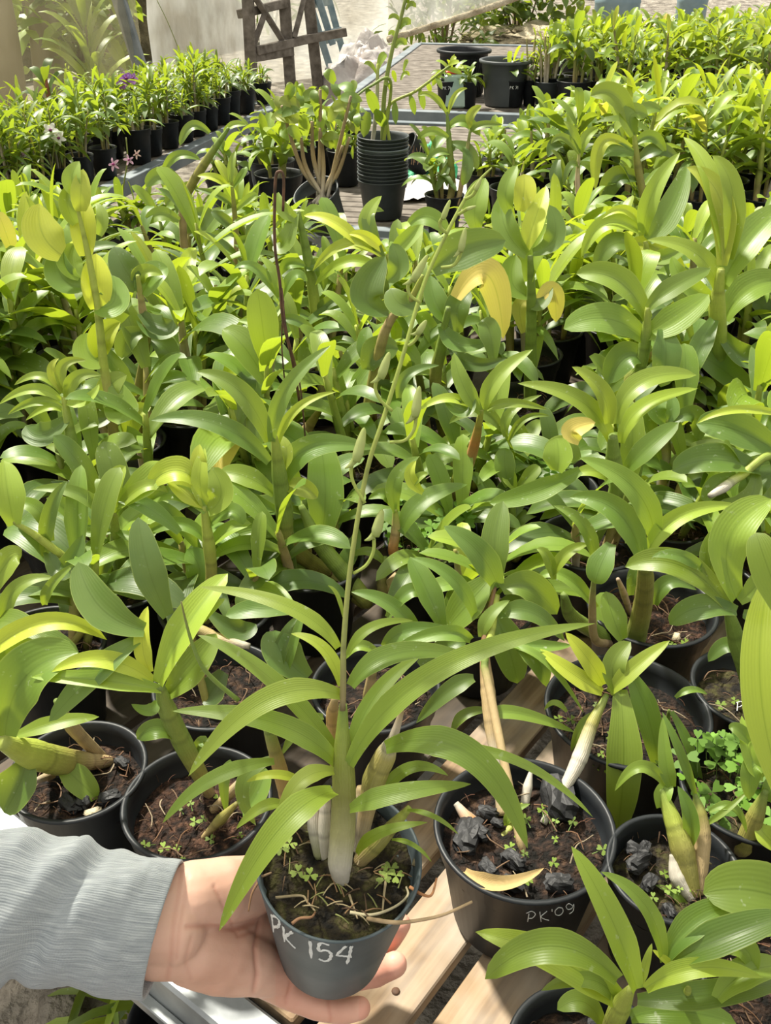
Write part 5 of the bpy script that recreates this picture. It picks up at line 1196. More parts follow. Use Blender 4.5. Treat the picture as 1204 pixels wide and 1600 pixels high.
for h in HER:
    xy, D, dc = h['xy'], h['D'], h['dc']; base = V((xy.x, xy.y, 0))
    t = tag(empty('potted_orchid', base), h['label'], 'potted orchid', 'potted orchids'); PLANTS.append([xy, D, t, 'near', True]); h['t'] = t
    po = simple_pot(t, xy, D, 'pot', h['soil'], rg, 56)
    cane_px = []                                   # (x, y, depth) samples used for leaf bases
    for ci, (pts, rp, cl, bpx) in enumerate(h['canes']):
        if bpx:
            b_ = PZ(bpx[0], bpx[1], .088)
            dd = V((b_.x - xy.x, b_.y - xy.y, 0))
            if dd.length > D * .42: dd = dd.normalized() * D * .42; b_ = V((xy.x + dd.x, xy.y + dd.y, .088))
        else: b_ = V((xy.x + rg.uniform(-.02, .02), xy.y + rg.uniform(-.02, .02), .088))
        zb = proj(b_)[2]; x0, y0 = pts[0]; ztop = dc + rg.uniform(-.004, .004) if ci == 0 else None
        full = len(pts) + (0 if bpx else 1)
        if ztop is None:
            f_ = min(1, max(0, (b_ - CAM).length * 0 + (math.hypot(x0 - proj(b_)[0], y0 - proj(b_)[1]) / max(60, math.hypot(h['crown'][0] - proj(b_)[0], h['crown'][1] - proj(b_)[1])))))
            ztop = zb + (dc - zb) * f_
        L2 = [0.0]
        ppx = list(pts) + ([] if bpx else [proj(b_)[:2]])
        for a, b in zip(ppx, ppx[1:]): L2.append(L2[-1] + math.hypot(b[0] - a[0], b[1] - a[1]))
        out = []
        for i, (x, y) in enumerate(ppx):
            f_ = L2[i] / L2[-1]; z = ztop + (zb - ztop) * f_; out.append(P(x, y, z)); cane_px.append((x, y, z))
            if i: 
                px_, py_, pz_ = cane_px[-2]; cane_px.insert(-1, ((x + px_) / 2, (y + py_) / 2, (z + pz_) / 2))
        out[-1] = b_
        rr = [rp[min(i, len(rp) - 1)] * proj(out[i])[2] / F * (.62 if i == 0 else 1) for i in range(len(out))]
        cc = [CK[cl[min(i, len(cl) - 1)]] for i in range(len(out))]
        mb = MB(); tube(mb, out, rr, cc, n=10 * (len(out) - 1), sides=12, nodes=.026 + .008 * rg.random()); mb.build('cane', M['cane'], t)
    mb = MB()
    for lf in h['leaves']:
        x0, y0, xm, ym, x1, y1, w_, tn = lf[:8]; kd = lf[8] if len(lf) > 8 else 's'; yl = lf[9] if len(lf) > 9 else 0
        cand = min(cane_px, key=lambda q: (q[0] - x0) ** 2 + (q[1] - y0) ** 2)
        z0 = cand[2] if math.hypot(cand[0] - x0, cand[1] - y0) < 60 else dc
        L_ = (math.hypot(xm - x0, ym - y0) + math.hypot(x1 - xm, y1 - ym)) * z0 / F
        zt = z0 + L_ * rg.uniform(-.18, .14) + (L_ * .12 if y1 > y0 + 20 else 0)
        zm = (z0 + zt) / 2 - L_ * .10
        a, m_, b = P(x0, y0, z0), P(xm, ym, zm), P(x1, y1, zt)
        nh = ((CAM - m_).normalized() + V((0, 0, .55)) + V((rg.uniform(-.3, .3), rg.uniform(-.25, .25), 0))).normalized()
        leaf(mb, a, m_, b, w_ * zm / F * 1.08, nh, (min(1, max(0, tn + rg.uniform(-.10, .08))), rg.uniform(.12, .92), yl), rg.uniform(.22, .48), kd, 16, 6, .02, rg=rg)
    # lower, older growths that fill the pot behind the main cane
    if not (h['pot'] and h['pot'][1] > 1000) and h['crown'][1] < 940 and not h.get('noextra') and h['pot'] != (1018, 948, 195):
        em = MB()
        for q_ in range(3):
            a0 = rg.uniform(0.2, 2.9) if q_ < 2 else rg.uniform(0, 6.28); rr_ = D * rg.uniform(.15, .34); b_ = V((xy.x + rr_ * math.cos(a0), xy.y + rr_ * math.sin(a0), .088)); hh = max(.03, (h['zc'] - .10)) * rg.uniform(.35, .72)
            tp_ = b_ + V((math.cos(a0) * hh * .25, math.sin(a0) * hh * .25, hh)); tube(em, [b_, b_.lerp(tp_, .5), tp_], [.0045, .0065, .0035], rg.choice([[W_, TN, OL], [OL, GR, YG], [TN, OL, GR]]), n=9, sides=8, nodes=.026)
            for k in range(6):
                f = k / 5; p = b_.lerp(tp_, .4 + .6 * f); ang = a0 + k * 2.7 + rg.uniform(-.4, .4); el = .15 + .9 * f * f; L_ = rg.uniform(.075, .125)
                d = V((math.cos(ang) * math.cos(el), math.sin(ang) * math.cos(el), math.sin(el))); dr = .28 * L_ * (1 - .5 * f)
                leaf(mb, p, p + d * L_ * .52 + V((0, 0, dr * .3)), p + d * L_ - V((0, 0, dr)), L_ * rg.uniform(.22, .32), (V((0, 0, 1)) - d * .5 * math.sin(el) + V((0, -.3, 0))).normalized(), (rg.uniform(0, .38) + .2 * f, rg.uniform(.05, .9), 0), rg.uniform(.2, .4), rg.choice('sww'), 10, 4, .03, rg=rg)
        em.build('cane', M['cane'], t)
    mb.build('leaves', M['leaf'], t)
    ex = h.get('extra', 'roots').split(); top = .094; o = V((xy.x, xy.y, top))
    for e in ex:
        mb = MB()
        if e == 'clover': clover_patch(mb, o + V((rg.uniform(-.02, .02), -.02, 0)), D * .36, 12, .0042, rg, .006, (.24, .36, .05)); mb.build('clover', M['clover'], t)['kind'] = 'stuff'
        if e == 'clover2': clover_patch(mb, o + V((-.012, .01, 0)), D * .44, 46, .0105, rg, .045, (.17, .34, .035)); mb.build('clover', M['clover'], t)['kind'] = 'stuff'
        if e == 'roots': roots(mb, o, D * .42, 16, rg, cols=((.34, .27, .18), (.16, .08, .04), (.20, .12, .07)), r=.0008, lift=.01); mb.build('root', M['tint'], t)['kind'] = 'stuff'
        if e == 'charcoal':
            for k in range(7):
                a = rg.uniform(0, 6.28); q = D * .36 * math.sqrt(rg.random()); mb = MB(); chunk(mb, o + V((q * math.cos(a), q * math.sin(a), .003)), rg.uniform(.005, .011), rg); mb.build('charcoal_piece', M['charcoal'], t, False)
        if e == 'shard': chunk(mb, o + V((.02, -.035, .002)), .007, rg, .2); mb.build('clay_shard', M['straw'], t, False)
        if e == 'bigleaf':
            a, m_, b = PZ(726, 1362, .106), PZ(780, 1382, .112), PZ(850, 1356, .120)
            leaf(mb, a, m_, b, .014, V((0, -.4, 1)).normalized(), (.5, .6, .0), .9, 's', 14, 4, .15); 
            for i in range(len(mb.c)): mb.c[i] = (.46, .33, .14)
            mb.build('dry_leaf', M['tint'], t)
            mb = MB(); chunk(mb, PZ(872, 1246, .100), .022, rg, .5); mb.build('charcoal_piece', M['charcoal'], t, False)
            mb = MB(); chunk(mb, PZ(730, 1305, .095), .017, rg, .45); mb.build('charcoal_piece', M['charcoal'], t, False)
    mb = MB()
    for k in range(60):
        a = rg.uniform(0, 6.28); q = D * .44 * math.sqrt(rg.random()); p = o + V((q * math.cos(a), q * math.sin(a), .002)); d = V((rg.uniform(-1, 1), rg.uniform(-1, 1), .25)).normalized()
        tube(mb, [p, p + d * .004 + V((0, 0, .002)), p + d * .009], [.0004, .0002], rg.choice([(.14, .06, .035), (.05, .025, .016), (.20, .11, .06), (.10, .055, .03)]), n=3, sides=4, cap=False)
    mb.build('fibres', M['tint'], t)['kind'] = 'stuff'
    # writing on the pot's wall
    if h.get('writing'):
        o0 = V((xy.x, xy.y, 0))
        def onpot(x, y):
            d = ray(x, y).normalized(); s = .3
            while s < 1.6:
                p = CAM + d * s; rr = D / 2 * (.76 + .24 * p.z / .112) + .0016 + (.0014 if p.z > .1085 - .004 else 0)
                if p.z < .112 and math.hypot(p.x - o0.x, p.y - o0.y) <= rr: return p
                s += .0004
            return CAM + d * .7
        WT = [[(x_, y_ + 4) for x_, y_ in s_] for s_ in [[(824, 1436), (826, 1424)], [(822, 1423), (830, 1420), (836, 1424), (832, 1430), (826, 1431)], [(843, 1421), (845, 1436)], [(854, 1420), (845, 1428), (850, 1432), (857, 1434)], [(862, 1417), (862, 1420)],
              [(872, 1414), (867, 1419), (868, 1425), (874, 1426), (879, 1421), (878, 1415), (872, 1414)], [(894, 1411), (888, 1408), (884, 1412), (887, 1417), (893, 1415), (896, 1409), (895, 1419), (889, 1424)]]] if h['writing'] == 1 else \
             [[(1151, 1107), (1152, 1094)], [(1150, 1094), (1157, 1092), (1160, 1096), (1156, 1100), (1152, 1101)], [(1164, 1092), (1166, 1106)], [(1172, 1091), (1166, 1099), (1173, 1107)]]
        if h['writing'] == 2:
            WT = [[(x, y + 4) for x, y in s] for s in WT]
        mb = MB()
        for s in WT: tube(mb, [onpot(*q) for q in s], [.00035], (1, 1, 1), n=6 * (len(s) - 1), sides=5)
        mb.build('written_number', M['paint'], po)
# ------------------------------------------------------------------ the crowd of pots behind
def make_plant(rg, style):
    """one potted orchid at the origin; style keys: h, canes, L (leaf length), w (ratio), kind, tone, leafy"""
    t = empty('potted_orchid', (0, 0, 0)); D = style.get('D', .122)
    mb = MB(); pot_mesh(mb, D, .112, V((0, 0, 0)), None, .76, True, 26); mb.build('flower_pot', M[style.get('pot', 'pot')], t)
    mb = MB(); soil_mesh(mb, D / 2 * .925, .092, V((0, 0, 0)), None, rg, .006, 5, 18); mb.build('soil', M[rg.choice(['soil', 'coco', 'mossy'])], t)
    cm, lm = MB(), MB()
    for ci in range(style['canes']):
        a = rg.uniform(0, 6.28); q = D * .22 * (ci > 0); b = V((q * math.cos(a), q * math.sin(a), .090)); hh = style['h'] * (1 if ci == 0 else rg.uniform(.45, .95))
        ln = rg.uniform(.05, .22) * hh; top = b + V((math.cos(a) * ln, math.sin(a) * ln, hh)); mid = b.lerp(top, .5) + V((math.cos(a), math.sin(a), 0)) * (-.12 * ln)
        dry = rg.random() < style.get('dry', .25); r = rg.uniform(.0045, .0075) * style.get('rs', 1)
        cl = [W_, W_, TN, OL] if dry else [TN, OL, GR, YG]
        tube(cm, [b, mid, top], [r * .8, r * 1.15, r * .55], cl, n=10, sides=6, nodes=.022)
        if dry and ci: continue
        n_ = style['leafy'] if ci == 0 else max(4, int(style['leafy'] * rg.uniform(.5, .9))); pl = rg.uniform(0, 3.14)
        for k in range(n_):
            f = k / max(1, n_ - 1); s = style.get('start', .4) + (1 - style.get('start', .4)) * f
            p = (b * (1 - s) ** 2 + (mid * 2 - (b + top) * .5) * 2 * s * (1 - s) + top * s * s)
            ang = pl + (k % 2) * math.pi + rg.uniform(-.55, .55); el = style.get('el', .25) + .95 * f ** 2 * rg.uniform(.6, 1.2) + rg.uniform(-.2, .2)
            L_ = style['L'] * rg.uniform(.72, 1.15) * (1 - .25 * (f > .85)); d = V((math.cos(ang) * math.cos(el), math.sin(ang) * math.cos(el), math.sin(el)))
            dr = style.get('droop', .32) * (1 - .55 * f) * L_ * rg.uniform(.5, 1.4); p2 = p + d * L_ - V((0, 0, dr)); pm = p + d * L_ * .52 + V((0, 0, dr * .30))
            nh = (V((0, 0, 1)) - d * .5 * math.sin(el) + V((rg.uniform(-.3, .3), rg.uniform(-.55, .15), 0))).normalized()
            if el > .9: nh = (-V((math.cos(ang), math.sin(ang), 0)) + V((0, 0, .6))).normalized()
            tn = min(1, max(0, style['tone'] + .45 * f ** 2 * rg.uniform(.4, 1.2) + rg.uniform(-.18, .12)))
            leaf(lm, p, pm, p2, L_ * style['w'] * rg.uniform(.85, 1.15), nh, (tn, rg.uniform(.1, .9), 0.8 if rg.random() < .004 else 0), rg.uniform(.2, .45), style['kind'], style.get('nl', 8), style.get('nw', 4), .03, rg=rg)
    cm.build('cane', M['cane'], t); lm.build('leaves', M['leaf'], t)
    return t
rg = random.Random(77)
ST_ = {
 'short': [dict(h=.07, canes=5, L=0.102, w=.24, kind='s', tone=.15, leafy=6, desc='low, dark-leaved'), dict(h=.10, canes=4, L=0.120, w=.26, kind='w', tone=.3, leafy=6, desc='low, mid-green'), dict(h=.08, canes=3, L=0.096, w=.3, kind='w', tone=.2, leafy=7, desc='low, bushy')],
 'mid': [dict(h=.16, canes=4, L=0.138, w=.26, kind='w', tone=.22, leafy=9, dry=.4), dict(h=.19, canes=4, L=0.150, w=.22, kind='s', tone=.34, leafy=10), dict(h=.14, canes=4, L=0.120, w=.20, kind='s', tone=.25, leafy=8, dry=.4),
         dict(h=.21, canes=4, L=0.114, w=.40, kind='o', tone=.25, leafy=11, start=.3), dict(h=.17, canes=3, L=0.156, w=.20, kind='s', tone=.45, leafy=9), dict(h=.18, canes=4, L=0.144, w=.30, kind='w', tone=.12, leafy=9), dict(h=.15, canes=3, L=0.120, w=.28, kind='w', tone=.40, leafy=9, el=.45),
         dict(h=.22, canes=3, L=0.132, w=.27, kind='w', tone=.28, leafy=10, start=.35)],
 'tall': [dict(h=.27, canes=3, L=0.156, w=.26, kind='w', tone=.38, leafy=11, start=.35), dict(h=.30, canes=3, L=0.144, w=.24, kind='s', tone=.30, leafy=12, start=.35), dict(h=.25, canes=3, L=0.180, w=.22, kind='w', tone=.5, leafy=9, el=.5), dict(h=.28, canes=3, L=0.120, w=.38, kind='o', tone=.4, leafy=12, start=.25)],
 'far': [dict(h=.24, canes=4, L=0.144, w=.24, kind='s', tone=.42, leafy=9, nl=5, nw=2, start=.3), dict(h=.28, canes=3, L=0.156, w=.27, kind='w', tone=.50, leafy=10, nl=5, nw=2, start=.3), dict(h=.20, canes=5, L=0.132, w=.22, kind='s', tone=.35, leafy=9, nl=5, nw=2, dry=.4), dict(h=.32, canes=3, L=0.156, w=.28, kind='w', tone=.46, leafy=11, nl=5, nw=2, start=.3, dry=.4), dict(h=.25, canes=4, L=0.168, w=.2, kind='s', tone=.55, leafy=9, nl=5, nw=2)],
 'left2': [dict(h=.08, canes=6, L=.10, w=.18, kind='s', tone=0.18, leafy=8, nl=5, nw=2, dry=.4, D=.10, rs=.7), dict(h=.11, canes=6, L=.10, w=.2, kind='s', tone=0.23, leafy=8, nl=5, nw=2, dry=.3, D=.10, rs=.7)],
 'left': [dict(h=0.27, canes=6, L=0.132, w=.17, kind='s', tone=0.15, leafy=12, nl=5, nw=2, dry=.5, D=.10, rs=.7), dict(h=0.22, canes=6, L=0.120, w=.18, kind='s', tone=0.23, leafy=12, nl=5, nw=2, dry=.3, D=.10, rs=.7), dict(h=0.32, canes=5, L=0.144, w=.16, kind='s', tone=0.11, leafy=13, nl=5, nw=2, dry=.4, D=.10, rs=.7), dict(h=0.24, canes=5, L=0.120, w=.24, kind='w', tone=0.18, leafy=11, nl=5, nw=2, dry=.3, D=.10, rs=.7)]}
PR = {}
for k, l in ST_.items():
    PR[k] = []
    for s in l:
        for rep in range(2 if k in ('mid', 'tall') else 1): PR[k].append(make_plant(rg, s))
used_first = set()
def place(src, x, y, z, rz, sc_):
    if src.name not in used_first:
        used_first.add(src.name); r = src
    else:
        r = src.copy(); col.objects.link(r)
        for c in list(src.children):
            d = c.copy(); col.objects.link(d); d.parent = r
    r.location = (x, y, z); r.rotation_euler = (0, 0, rz); r.scale = (sc_, sc_, sc_)
    return r
def visible(x, y, z=.2, m=70):
    a, b, c = proj(V((x, y, z))); return c > .1 and -m < a < 1204 + m and -m * 1.5 < b < 1600 + 40
n_back = V((-BKD.y, BKD.x, 0)); FILL = []
n_rail = SD
HT_ = {}
for k, l in ST_.items():
    for i, o in enumerate(PR[k]):
        lv = [c for c in o.children if c.name.startswith('leaves')][0].data; HT_[o.name] = sorted(v.co.z for v in lv.vertices)[int(len(lv.vertices) * .985)]
def ylimit(bench, x):
    pts = {'near': [(-100, 250), (130, 280), (300, 265), (440, 280), (455, 345), (735, 352), (745, 300), (1400, 290)], 'second': [(0, 200), (330, 190), (400, 150), (480, 130), (560, 150), (735, 225), (800, 165), (1000, 110), (1400, 100)],
           'far': [(0, 60), (850, 50), (900, 22), (1400, 5)], 'left': [(-200, 135), (60, 125), (180, 105), (300, 75), (400, 95), (430, 130)]}[bench]
    if x <= pts[0][0]: return pts[0][1]
    for a, b in zip(pts, pts[1:]):
        if x <= b[0]: return a[1] + (b[1] - a[1]) * (x - a[0]) / (b[0] - a[0])
    return pts[-1][1]
def choose(bench, x, y, kinds, smin, smax):
    for tr_ in range(9):
        src = rg.choice(PR[kinds[min(len(kinds) - 1, tr_ // 3)]]); sc_ = rg.uniform(smin, smax)
        px_, py_, _ = proj(V((x, y, HT_[src.name] * sc_)))
        if py_ >= ylimit(bench, px_) - 6: return src, sc_
    return None, 1
SBx = PZ(598, 338, 0.0)
# near bench
pitch = .130; row = 0; y = .27
while y < 3.2:
    x = -2.3 + (row % 2) * pitch / 2
    while x < 2.4:
        jx, jy = x + rg.uniform(-.008, .008), y + rg.uniform(-.008, .008); p = V((jx, jy, 0)); x += pitch
        if (p - BK0).dot(n_back) > -.085 or (p - A0).dot(SD) < .085: continue
        if not visible(jx, jy, .2, 330): continue
        if (PZ(640, 1500, 0) - p).length < .17 or (p - PZ(700, 1480, 0)).length < .14 or (p - V((hc_bot.x, hc_bot.y, 0))).length < .10: continue
        if proj(V((jx, jy, .0)))[1] > 1400 and jx < .1: continue
        if any((p - q[0]).length < (q[1] + .122) / 2 + .003 for q in PLANTS): continue
        yy = proj(V((jx, jy, .09)))[1]
        ks = ['short'] if yy > 880 else (['mid', 'short'] if (yy > 560 or rg.random() < .5) else ['tall', 'mid', 'short'])
        src, sc_ = choose('near', jx, jy, ks, .92, 1.1)
        if src is None: continue
        o = place(src, jx, jy, 0, rg.uniform(0, 6.28), sc_)
        PLANTS.append([p, .122, o, 'near', False])
    y += pitch * .90; row += 1
print('near plants', len(PLANTS))
def fill(bench, org, u, v, lu, lv, pitch, kinds, excl, scale=(0.95, 1.15), pd=.122):
    n = 0; j = 0; b = pd * .62
    while b < lv:
        a = pd * .6 + (j % 2) * pitch / 2
        while a < lu - pd * .5:
            p = org + u * (a + rg.uniform(-.012, .012)) + v * (b + rg.uniform(-.012, .012)); a += pitch
            if not visible(p.x, p.y, .25, 260) or excl(p): continue
            if any((p - V((q[0].x, q[0].y, 0))).length < (q[1] + pd) / 2 * 1.02 for q in PLANTS): continue
            src, sc_ = choose(bench, p.x, p.y, kinds, *scale)
            if src is None: continue
            o = place(src, p.x, p.y, .0, rg.uniform(0, 6.28), sc_); PLANTS.append([V((p.x, p.y, 0)), pd * 1.05, o, bench, False]); n += 1
        b += pitch * .88; j += 1
    print(bench, n)
fill('second', B2, BKD, BV, 3.4, LV2 - .04, .165, ['far', 'mid', 'short'], lambda p: 548 < proj(V((p.x, p.y, .0)))[0] < 745 or (462 < proj(V((p.x, p.y, .0)))[0] <= 548 and proj(V((p.x, p.y, .0)))[1] > 292))
fill('far', B3, BKD, BV, 4.2, 2.5, .20, ['far', 'mid', 'short'], lambda p: proj(V((p.x, p.y, .0)))[0] < 860, (1.0, 1.3))
fill('left', L0 - LD * 1.3, LD, LN, 3.4, LW - .04, .128, ['left', 'left', 'left2'], lambda p: proj(V((p.x, p.y, 0)))[0] > 425, (.82, 1.05), .105)
for l in PR.values():
    for s in l:
        if s.name not in used_first:
            for c in list(s.children): bpy.data.objects.remove(c)
            bpy.data.objects.remove(s)

# ------------------------------------------------------------------ the pot stack, the tipped pot and flowering ones
SB = PZ(598, 338, 0.0); SB = V((SB.x, SB.y, 0)); zS = proj(SB)[2]; DS = 76 * zS / F
hS = .108; step = .0098; tot = 0; nst = 0
topz = PY(598, 207, SB.y).z
nst = int((topz - hS) / step) + 1
mbp = MB(); pot_mesh(mbp, DS, hS, V((0, 0, 0)), None, .76, True, 36, depth=hS * .92); mesh_ = mbp.mesh('flower_pot', M['pot_grey'])
for i in range(nst):
    o = bpy.data.objects.new('nested_pot', mesh_); col.objects.link(o); o.location = SB + V((.0007 * math.sin(i * 2.3), 0, i * step))
    lb = 'lowest grey-black pot of the tall nested stack, its whole wall showing' if i == 0 else ('topmost grey-black pot of the tall nested stack, filled with canes' if i == nst - 1 else 'black pot nested inside the tall stack, only its rim showing')
    if i == nst - 4: lb = 'pale-rimmed pot near the top of the tall nested stack'; o.data = mesh_.copy(); o.data.materials[0] = M['gutter']
    tag(o, lb, 'pot', 'pots nested in the tall stack')
TZ = (nst - 1) * step + hS
def stackpt(x, y, dy=0): return PY(x, y, SB.y + dy)
fp = tag(empty('orchid_cutting', SB + V((0, 0, TZ - .02))), 'long leafy orchid stem shooting up from the top of the pot stack', 'orchid')
mb = MB(); cb = SB + V((0, 0, TZ - .03))
tube(mb, [cb, stackpt(600, 150), stackpt(612, 80), stackpt(628, 20), stackpt(640, -30)], [.007, .006, .005, .004], [(.25, .30, .08)] * 3, n=24, sides=8, nodes=.05); mb.build('cane', M['cane'], fp)
mb = MB(); tube(mb, [cb + V((-.03, 0, 0)), stackpt(588, 165), stackpt(590, 100)], [.006, .006, .004], [W_, W_, YG], n=12, sides=8, nodes=.05); mb.build('cane', M['cane'], fp)
mb = MB()
def lfp(x0, y0, x1, y1, w_, tn, sag=6, kd='w', dy=0):
    a, b = stackpt(x0, y0, dy), stackpt(x1, y1, dy + rg.uniform(-.04, .04)); m_ = (a + b) / 2 + V((0, 0, sag * .002)); zz = proj(m_)[2]
    leaf(mb, a, m_, b, w_ * zz / F, (V((0, -1, .5)) + V((rg.uniform(-.4, .4), 0, 0))).normalized(), (tn, rg.random(), 0), .2, kd, 6, 4, rg=rg)
for a in [(634, 15, 650, 12, 9, .4), (636, 5, 645, -8, 10, .5), (624, 45, 642, 38, 14, .4), (626, 35, 606, 30, 8, .5), (617, 75, 636, 70, 13, .4), (620, 62, 606, 55, 8, .6), (590, 108, 604, 85, 13, .5), (588, 115, 568, 100, 8, .5), (630, 112, 638, 97, 7, .5), (626, 125, 640, 118, 8, .6)]: lfp(*a)
mb.build('leaves', M['leaf'], fp)
fp = tag(empty('orchid_cutting', SB + V((.03, 0, TZ - .02))), 'drooping orchid stem arching right from the pot stack, hung with narrow leaves', 'orchid')
mb = MB(); tube(mb, [cb + V((.02, -.01, 0)), stackpt(606, 168), stackpt(650, 142), stackpt(690, 112), stackpt(706, 100)], [.005, .004, .003], [YG, YG, GR], n=24, sides=7, nodes=.04); mb.build('cane', M['cane'], fp)
mb = MB()
for a in [(616, 158, 618, 195, 11, .3), (640, 148, 648, 180, 11, .3), (655, 140, 662, 172, 12, .4), (668, 130, 672, 145, 9, .5), (680, 120, 690, 140, 9, .5), (690, 110, 675, 135, 10, .6), (700, 102, 718, 98, 9, .7), (695, 108, 722, 116, 9, .5), (704, 100, 712, 88, 9, .7)]: lfp(*a, sag=2)
mb.build('leaves', M['leaf'], fp)
fp = tag(empty('orchid_cutting', SB + V((-.03, 0, TZ - .02))), 'orchid stem arching left over the pot stack with rounded leaves', 'orchid')
mb = MB(); tube(mb, [cb + V((.0, -.02, 0)), stackpt(610, 128, -.03), stackpt(578, 135, -.05), stackpt(550, 155, -.08)], [.005, .004, .003], [YG, GR, GR], n=24, sides=7, nodes=.04); mb.build('cane', M['cane'], fp)
mb = MB()
for a in [(556, 150, 545, 178, 18, .3), (572, 140, 590, 180, 20, .3), (560, 160, 548, 210, 13, .2), (575, 175, 568, 215, 18, .2), (585, 172, 602, 200, 18, .25), (552, 145, 553, 125, 12, .5), (600, 132, 612, 140, 9, .5), (618, 128, 612, 110, 8, .5)]: lfp(*a, sag=2, dy=-.06)
mb.build('leaves', M['leaf'], fp)
# tipped grey pot with old canes, left of the stack
tb = PZ(516, 352, .03)
tp = tag(empty('potted_orchid', tb), 'grey pot tipped over left of the pot stack, full of bare old canes', 'potted orchid', 'potted orchids')
ax = V((-.30, -.38, .87)).normalized(); AM = axis_mat(ax); DT = 70 * proj(tb)[2] / F
mb = MB(); pot_mesh(mb, DT, .115, tb, AM, .76, True, 40, depth=.04); mb.build('flower_pot', M['pot_grey'], tp)
mb = MB(); soil_mesh(mb, DT * .43, .08, tb, AM, rg, .006); mb.build('soil', M['soil'], tp)
for i, (x1, y1, xm, ym) in enumerate([(548, 150, 522, 260), (440, 165, 470, 260), (500, 140, 500, 240), (546, 215, 525, 275), (535, 228, 520, 270), (500, 200, 505, 260), (470, 215, 478, 262), (487, 190, 490, 250)]):
    mb = MB(); a = tb + ax * .08 + AM @ V((.02 * math.cos(i), .02 * math.sin(i), 0)); tube(mb, [a, PY(xm, ym, tb.y - .02), PY(x1, y1, tb.y - .04)], [.005, .006, .004], [W_, TN, (.3, .22, .12)], n=12, sides=7, nodes=.03); mb.build('cane', M['cane'], tp)
mb = MB()
def lf2(x0, y0, x1, y1, w_, tn, Y_, kd='o'):
    a, b = PY(x0, y0, Y_), PY(x1, y1, Y_ + rg.uniform(-.04, .04)); m_ = (a + b) / 2 + V((0, -.01, .006)); zz = proj(m_)[2]
    leaf(mb, a, m_, b, w_ * zz / F, (V((0, -1, .6)) + V((rg.uniform(-.5, .5), 0, 0))).normalized(), (tn, rg.random(), .15 if rg.random() < .2 else 0), .15, kd, 8, 4, rg=rg)
for a in [(468, 165, 435, 158, 20, .35), (468, 188, 430, 182, 22, .5), (476, 212, 475, 178, 19, .45), (500, 205, 505, 170, 17, .45), (470, 150, 470, 130, 12, .4), (492, 165, 490, 140, 15, .35), (515, 190, 530, 160, 16, .3), (520, 170, 545, 165, 20, .4), (505, 215, 530, 215, 15, .55), (548, 235, 552, 245, 20, .3), (470, 215, 448, 200, 20, .4), (520, 230, 500, 215, 15, .5)]: lf2(*a, tb.y - .04)
for k in range(34):
    x, y = rg.uniform(432, 560), rg.uniform(128, 245); a_ = rg.uniform(0, 6.28); lf2(x, y, x + 34 * math.cos(a_), y - 30 * abs(math.sin(a_)) + 8, rg.uniform(13, 20), rg.uniform(.1, .5), tb.y + rg.uniform(-.06, .16))
mb.build('leaves', M['leaf'], tp)
# knocked-over dark pot spilling roots right of the stack
kb = PZ(668, 258, 0.05); kp = tag(empty('potted_orchid', kb), 'small dark pot lying on its side amid dry roots, right of the pot stack', 'potted orchid', 'potted orchids')
mb = MB(); pot_mesh(mb, .11, .10, kb, axis_mat(V((-.75, -.2, .55))), .76, True, 30, depth=.03); mb.build('flower_pot', M['pot'], kp)
mb = MB(); roots(mb, kb + V((-.06, -.01, .02)), .10, 60, rg, r=.0014, lift=.06); mb.build('root', M['tint'], kp)['kind'] = 'stuff'
# small pots on the front edge of the far bench
def small(label, px, base_y, wpx, kind, sc_=1.0, mat='pot', mark=False):
    b = PZ(px, base_y, 0.0)
    D = wpx * proj(b)[2] / F; st = dict(h=.10 * sc_, canes=4, L=.10, w=.3, kind='w', tone=.35, leafy=6, nl=6, nw=2, D=D, start=.2, pot=mat)
    if kind == 'x': st.update(canes=8, h=.2, L=.08, leafy=4, dry=.7, w=.2)
    t = make_plant(rg, st); t.location = (b.x, b.y, 0); tag(t, label, 'potted orchid', 'potted orchids')
    if mark:
        mb = MB(); q = V((b.x, b.y - D / 2 * 0.99, .092)); 
        for s in (((-.022, 0), (-.022, -.012)), ((-.022, 0), (-.016, -.003), (-.022, -.006)), ((-.012, 0), (-.012, -.012)), ((-.006, 0), (-.012, -.006), (-.005, -.012)), ((.002, 0), (.009, 0), (.004, -.012)), ((.013, 0), (.013, -.012))):
            tube(mb, [q + V((x, .0008 * abs(x) * 40 * 0 - .0005, z)) for x, z in s], [.0011], (1, 1, 1), n=4, sides=4)
        o = mb.build('written_number', M['paint'], None); o.parent = [c for c in t.children if c.name.startswith('flower_pot')][0]
        o.data.transform(Matrix.Translation(-t.location))
    PLANTS.append([V((b.x, b.y, 0)), D, t, 'x', True]); return t
small('small leafy orchid in a tapered black pot, in front of the grey round tub', 800, 166, 36, 'far', 1, mark=True)
small('small black pot of canes tucked right beside the tapered black pot', 826, 165, 24, 'x')
small('grey pot crowded with dry leafless canes on the far bench front edge', 852, 168, 42, 'x', mat='pot_grey')
small('dark low pot left of the green jar on the far bench', 697, 167, 32, 'far', .7, mark=True)
small('stubby dark pot with notched rim just right of the green jar', 732, 168, 26, 'far', .5)
mb = MB()

